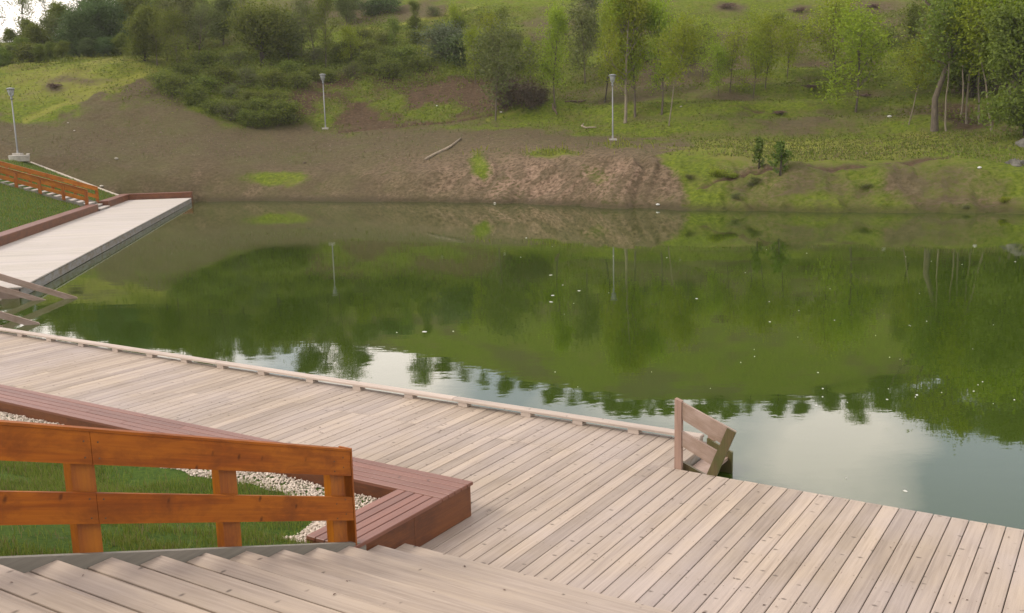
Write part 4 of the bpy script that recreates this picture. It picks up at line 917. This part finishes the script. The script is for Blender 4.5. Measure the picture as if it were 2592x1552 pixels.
# two little pines on the far bank
def pine(x, y, ytop, label, seed, wide):
    R = random.Random(seed); p = on_hill(x, y); H = tall(p, y, ytop); e = tag(empty('young_pine', p), label, 'tree'); mb = MB(); mb.tube([(0, 0, -.2), (.03, 0, H * .5), (0, .02, H)], [.05, .035, .01], 7); Pn = []
    for i in range(34):
        u = R.uniform(.06, .96); an = R.uniform(0, 6.28); L = wide * (1.05 - u * .8) * R.uniform(.45, 1); q = [(0, 0, H * u), (math.cos(an) * L * .5, math.sin(an) * L * .5, H * u + L * .3), (math.cos(an) * L, math.sin(an) * L, H * u + L * .95)]
        mb.tube(q, [.012, .009, .005], 4, False)
        for k in range(15):
            f = R.uniform(.3, 1.1); Pn.append((math.cos(an) * L * f + R.gauss(0, .035), math.sin(an) * L * f + R.gauss(0, .035), H * u + L * .95 * f * f + R.gauss(0, .05)))
    for k in range(60): Pn.append((R.gauss(0, .03), R.gauss(0, .03), H * R.uniform(.75, 1.03)))
    mb.build('trunk', M['bark'], e, True); V, F = leafcloud(np.array(Pn), .085, seed, .2); mesh_np('crown', V, F, M['needle'], e)
pine(1836, 412, 345, 'slim young pine on the far bank, left one of the pair', 5, .42)
pine(1888, 425, 350, 'fuller dark young pine on the far bank, right one of the pair', 6, .62)

# ------------------------------------------------------------------ undergrowth and hill grass (uncountable)
def scatter(n, cond, seed):
    r = np.random.default_rng(seed); ia = r.integers(0, NA - 1, n * 6); it = r.integers(60, 260, n * 6)
    w = GR[ia, it] / 70 * (GR[ia, np.minimum(it + 1, nr - 1)] - GR[ia, it]); keep = (r.random(n * 6) < w / .35) & (az_f[ia] > -.55) & (az_f[ia] < .55) & cond(ia, it, r); ia, it = ia[keep][:n], it[keep][:n]
    u, v = r.random(len(ia)), r.random(len(ia)); X = TX[ia, it] * (1 - u) + TX[ia + 1, it] * u; Y = TY[ia, it] * (1 - u) + TY[ia + 1, it] * u; Z = GZ[ia, it] * (1 - u) + GZ[ia + 1, it] * u
    return X + r.normal(0, .03, len(X)), Y + r.normal(0, .03, len(X)), Z
mound = np.clip(poly_mask(PX + wob * 60, PY + wob * 30, [(370, 205), (430, 170), (520, 150), (700, 130), (860, 125), (1000, 120), (1240, 150), (1250, 190), (1000, 195), (760, 215), (720, 300), (600, 312), (480, 280), (400, 240)], 14), 0, 1)
X, Y, Z = scatter(72000, lambda ia, it, r: r.random(len(ia)) < mound[ia, it] * .95 + under[ia, it] * .9 * np.clip((.62 - patch[ia, it]) * 4, 0, .5), 301)
V, F = leafcloud(np.stack([X, Y, Z + np.random.default_rng(4).random(len(X)) ** 1.5 * .75], -1), .085, 302)
go = mesh_np('undergrowth', V, F, M['leaf_shrub']); kind(go, 'stuff'); go['label'] = 'low leafy undergrowth covering the mound'
veg = sstep(TT, 3.2, 3.9) * np.clip((fbm(TX / 4, TY / 3, 95, 4) - .50) * 5, 0, 1)
X, Y, Z = scatter(60000, lambda ia, it, r: r.random(len(ia)) < veg[ia, it] * .8, 311)
V, F = leafcloud(np.stack([X, Y, Z + np.random.default_rng(5).random(len(X)) ** 2 * .5], -1), .09, 312)
go = mesh_np('low_scrub', V, F, M['leaf_mid']); kind(go, 'stuff'); go['label'] = 'low green scrub spread over the upper hillside'
X, Y, Z = scatter(90000, lambda ia, it, r: (r.random(len(ia)) < np.clip(1 - dsum[ia, it] * 1.2, 0, 1) * np.clip((patch[ia, it] - .3) * 3, .1, 1)) & (TT[ia, it] > 1.15) & (r.random(len(ia)) < np.where(PX[ia, it] < 420, .35, 1)), 303)
go = blades('hill_grass', X, Y, Z, .03, .11, .03, M['hilltuft'], 1.6, 7); go['label'] = 'rough spring grass on the hillside'
tus = np.clip((fbm(TX / .55, TY / .55, 97, 3) - .52) * 7, 0, 1) * sstep(PX, 1640, 1760)
X, Y, Z = scatter(26000, lambda ia, it, r: (r.random(len(ia)) < tus[ia, it]) & (TT[ia, it] > 1.03) & (TT[ia, it] < 2.6), 321)
go = blades('bank_tussocks', X, Y, Z, .10, .34, .016, M['hilltuft'], .9, 9); go['label'] = 'tussocks of rough grass on the right bank'
X, Y, Z = scatter(14000, lambda ia, it, r: (r.random(len(ia)) < gpatch[ia, it]) & (TT[ia, it] > 1.02), 305)
go = blades('bank_weeds', X, Y, Z, .10, .40, .022, M['leaf_light'], .6, 8); go['label'] = 'green weeds sprouting on the bare bank'
X, Y, Z = scatter(16000, lambda ia, it, r: (r.random(len(ia)) < np.clip(dsum[ia, it], 0, 1) * np.clip((.62 - patch[ia, it]) * 4, .05, 1)) & (TT[ia, it] > 1.08) & (TT[ia, it] < 3.2), 331)
go = blades('dry_stalks', X, Y, Z, .05, .22, .014, M['drystalk'], 1.2, 10); go['label'] = 'dry stalks and sparse weeds on the bare brown slope'
X, Y, Z = scatter(4500, lambda ia, it, r: (r.random(len(ia)) < dsum[ia, it] * .9) & (TT[ia, it] > 1.0) & (TT[ia, it] < 3), 306)
s_ = np.random.default_rng(9); n = len(X); sc = (s_.uniform(.010, .04, n) * (1 + 1.6 * (s_.random(n) > .97)))[:, None, None]; jit = base[None] * s_.uniform(.5, 1.4, (n, 6, 1)) * sc * np.array([1.3, 1, .7])
V = jit + np.stack([X, Y, Z + .01], -1)[:, None]; m, t, b, _ = material('bank clods'); g = G(t); isl = g.n('ShaderNodeNewGeometry').outputs['Random Per Island']
t.links.new(g.mix(g.ramp(isl, .0, 1), (.075, .055, .035), (.24, .185, .13)), b.inputs['Base Color']); b.inputs['Roughness'].default_value = .95
go = mesh_np('earth_clods', V.reshape(-1, 3), (fo[None] + np.arange(n)[:, None, None] * 6).reshape(-1, 3), m); kind(go, 'stuff'); go['label'] = 'small clods and stones strewn on the bare bank'

# ------------------------------------------------------------------ logs, brush piles, stones, litter
def log(name, pix, rads, label, mat='deadwood', lift=.06, cat='log'):
    pts = [on_hill(*q) for q in pix]; c = pts[0]; e = MB(); e.tube([(p - c) + Vector((0, 0, lift)) for p in pts], rads, 8); o = e.build(name, M[mat], None, True); o.location = c; tag(o, label, cat); return o
log('fallen_log', [(1030, 388), (1050, 378), (1078, 364), (1095, 354), (1115, 338)], [.085, .09, .08, .075, .06], 'long pale fallen log lying aslant on the bare bank')
log('curved_branch', [(1412, 303), (1408, 307), (1418, 312), (1430, 312), (1443, 312)], [.04, .06, .06, .05, .04], 'short curved pale branch on the grass left of the bank lamp', cat='branch')
log('fallen_branch', [(1368, 250), (1385, 247), (1405, 249), (1420, 246)], [.05, .06, .06, .04], 'dark fallen branch behind the grassy hump', 'darkbrush', .06, 'branch')
log('broken_stump', [(1338, 262), (1339, 272), (1345, 280), (1348, 286)], [.05, .07, .06, .05], 'dark bent stump on the grassy hump below the lone green tree', 'darkbrush', .25, 'stump')
def brush(x, y, w, label, seed):
    R = random.Random(seed); p = on_hill(x, y); k = MB()
    for i in range(34):
        an = R.uniform(0, 6.28); L = w * R.uniform(.4, 1); c = Vector((R.gauss(0, w * .25), R.gauss(0, w * .25), R.uniform(.05, w * .28))); d = Vector((math.cos(an), math.sin(an), R.uniform(-.15, .3))) * L * .5; k.tube([c - d, c + Vector((0, 0, .05)), c + d], [.02, .025, .012], 5)
    o = k.build('brush_pile', M['darkbrush']); o.location = p; tag(o, label, 'brush pile', 'brush piles on the slopes')
for i, (x, y, w, l) in enumerate(((130, 214, .9, 'dark brush pile on the grassy knoll at the left'), (1760, 22, 1.3, 'brown brush pile highest on the slope, above the saplings'), (1935, 30, 1.0, 'brown brush pile at the top of the slope left of the leafy small trees'),
                                  (1962, 218, .8, 'brush pile on a terrace of the slope right of the saplings'), (1885, 278, .7, 'low brush pile at the foot of the slope above the flat grass'), (2095, 235, .5, 'small dark brush heap beside the stem of the leafy low tree'), (2110, 20, .9, 'brown brush pile at the top edge, left of the large forked tree'))): brush(x, y, w, l, i)
def stone(name, p, s, mat, label, cat, seed, group=None, flat=.45):
    r = np.random.default_rng(seed); n, rows = (22, 12) if s > .5 else (11, 6); th = np.pi * (np.arange(rows) + .5) / rows; ph = 2 * np.pi * np.arange(n) / n
    T_, P2 = np.meshgrid(th, ph, indexing='ij'); d = np.stack([np.sin(T_) * np.cos(P2), np.sin(T_) * np.sin(P2) * .8, np.cos(T_) * flat], -1); q = .62 + .75 * fbm(d[..., 0] * 2.1 + d[..., 2] * 3 + seed, d[..., 1] * 2.1 - d[..., 2] * 2, seed, 4) + r.normal(0, .05, T_.shape)
    V = (d * q[..., None] * s).reshape(-1, 3); k = MB(); fs_ = [(i * n + j, (i + 1) * n + j, (i + 1) * n + (j + 1) % n, i * n + (j + 1) % n) for i in range(rows - 1) for j in range(n)] + [tuple(range(n)), tuple(range((rows - 1) * n, rows * n))[::-1]]
    k.add(V, fs_); o = k.build(name, M[mat]); o.location = p; o.scale = (.62 if s < .5 else .8,) * 3; o.rotation_euler = (0, 0, seed); tag(o, label, cat, group); return o
stone('rock_outcrop', on_hill(2458, 395) - Vector((0, 0, .30)), .62, 'rock', 'grey rock outcrop in the bank at the right edge', 'rock', 3, None, .95)
stone('rock_outcrop', on_hill(2485, 352) - Vector((0, 0, .3)), .9, 'rock', 'upper grey rock outcrop at the right edge', 'rock', 4, None, .9)
for i, (x, y, s, l) in enumerate(((68, 376, .2, 'pale stone beside the concrete block of the left lamp'), (282, 388, .22, 'pale flat stone on the brown slope above the kerb'), (246, 455, .2, 'pale stone on the brown slope close to the kerb end'), (1057, 258, .17, 'white scrap of litter on the hillside above the ledge'),
                                  (1212, 274, .17, 'white scrap of litter by the thin dull sapling'), (2152, 285, .2, 'white litter below the grove at the right'), (2008, 203, .15, 'tiny white litter scrap high on the grassy slope'), (1198, 510, .14, 'pale stone at the waterline under the eroded bank'), (1592, 498, .16, 'white scrap at the waterline under the pink bank'), (1648, 262, .15, 'small pale stone right of the bank lamp'),
                                  (165, 300, .13, 'broken pale stones on the brown slope left'), (180, 318, .12, 'lower broken pale stone on the brown slope left'), (2370, 410, .18, 'white scrap on the right bank above the water'))):
    q = on_hill(x, y if y < 500 else y - 6); stone('stone' if 'stone' in l else 'litter', q + Vector((0, 0, s * .3)), s, 'stone' if 'stone' in l else 'litter', l, 'stone' if 'stone' in l else 'litter', 20 + i)
# concrete well block by the left lamp
k = MB(); k.lathe([(.0, 0), (.55, 0), (.60, .34), (.55, .36)], 18); p = at_r(46, 376, 66.3); o = k.build('concrete_base', M['concrete']); o.location = (p[0], p[1], p[2] - .35); tag(o, 'round concrete base block under the left street lamp', 'concrete block')
# dry leaves and crumbs lying on the deck and the stairs
mb = MB(); Rl = random.Random(5)
for i in range(170):
    if i < 120: a_, b2, z_ = Rl.uniform(-12, 1.5), Rl.uniform(6.3, 9.2), .004
    else:
        kk = Rl.randint(1, 11); a_, b2, z_ = Rl.uniform(-4.9, 1.0), NB - TRD * (kk - 1) - Rl.uniform(.02, .3), RI * kk + .006
    if a_ < -5.0 and b2 < 7.25: continue
    p = near(a_, b2, z_); L2 = Rl.uniform(.006, .022); an = Rl.uniform(0, 6.28); c_, s2 = math.cos(an), math.sin(an); w2 = L2 * Rl.uniform(.2, .6)
    mb.add([(p.x - c_ * L2, p.y - s2 * L2, z_), (p.x + s2 * w2, p.y - c_ * w2, z_ + .003), (p.x + c_ * L2, p.y + s2 * L2, z_ + .002), (p.x - s2 * w2, p.y + c_ * w2, z_ + .004)], [(0, 1, 2, 3)])
go = mb.build('dry_leaf_litter', M['darkbrush']); kind(go, 'stuff'); go['label'] = 'dry crumbs and leaf bits on the deck and stairs'
# scraps floating on the pond
def scrap(x, y, px, seed, label, group=None):
    R = random.Random(seed); p = at_z(x, y, WZ); d = math.hypot(p[0], p[1]); s = px * K / FPX * d / 2.9; k = MB(); n = 9; top = []; bot = []
    for i in range(n):
        an = 2 * math.pi * i / n; q = R.uniform(.55, 1.1); top.append((math.cos(an) * s * q * .85, math.sin(an) * s * q * 1.1, .005 * R.uniform(.6, 1.4))); bot.append((math.cos(an) * s * q, math.sin(an) * s * q * 1.2, -.01))
    k.add(top + bot + [(0, 0, .012)], [(i, (i + 1) % n, 2 * n) for i in range(n)] + [(n + i, n + (i + 1) % n, (i + 1) % n, i) for i in range(n)]); o = k.build('floating_scrap', M['litter']); o.location = (p[0], p[1], WZ); o.rotation_euler = (0, 0, R.uniform(-.4, .4)); tag(o, label, 'floating scrap', group)
for i, (x, y, px, l) in enumerate(((1027, 803, 20, 'largest white scrap floating in mid pond, left of two specks'), (1097, 802, 9, 'small white scrap floating right of the largest one'), (960, 805, 6, 'tiny white scrap floating left of the largest one'), (1338, 715, 16, 'upper of two long white scraps floating in mid pond'),
                                   (1334, 731, 16, 'lower of two long white scraps floating in mid pond'), (1333, 666, 14, 'white scrap floating above the pair of long scraps'), (1401, 704, 14, 'white scrap floating right of the pair of long scraps'), (1273, 576, 11, 'white scrap floating nearest the far bank'), (1362, 690, 8, 'little white scrap among the cluster in mid pond'),
                                   (1686, 723, 12, 'lone pale scrap floating right of the cluster'), (1863, 779, 9, 'small pale scrap afloat in the right half of the pond'), (2190, 1189, 17, 'ragged pale scrap floating just off the front deck edge'), (2048, 1216 - 58, 6, 'tiny pale scrap floating near the ragged one'))):
    scrap(x, y, px, i, l)
Rr = random.Random(77)
for i in range(52):
    x = Rr.uniform(1250, 2470); y = Rr.uniform(590, 960)
    if i > 38: x = Rr.uniform(1950, 2470); y = Rr.uniform(900, 990)
    scrap(x, y, Rr.uniform(2.5, 5.5) if i < 44 else Rr.uniform(6, 10), 100 + i, 'tiny white speck among the scraps strewn over the right half of the pond', 'white specks floating on the pond')
for key, (e, h0, used) in PROTO.items():
    if not used:
        for ch in list(e.children): bpy.data.objects.remove(ch)
        bpy.data.objects.remove(e)

# ------------------------------------------------------------------ air
hz = MB(); hz.box(-190, 260, -60, 280, -4, 60); m = bpy.data.materials.new('thin haze'); m.use_nodes = True; t = m.node_tree; t.nodes.clear()
ho = t.nodes.new('ShaderNodeOutputMaterial'); hv = t.nodes.new('ShaderNodeVolumePrincipled'); hv.inputs['Color'].default_value = (.96, .95, .88, 1); hv.inputs['Density'].default_value = .00030; t.links.new(hv.outputs[0], ho.inputs['Volume'])
o = hz.build('haze', m); kind(o, 'stuff'); o['label'] = 'thin warm haze over the pond and the hillside'
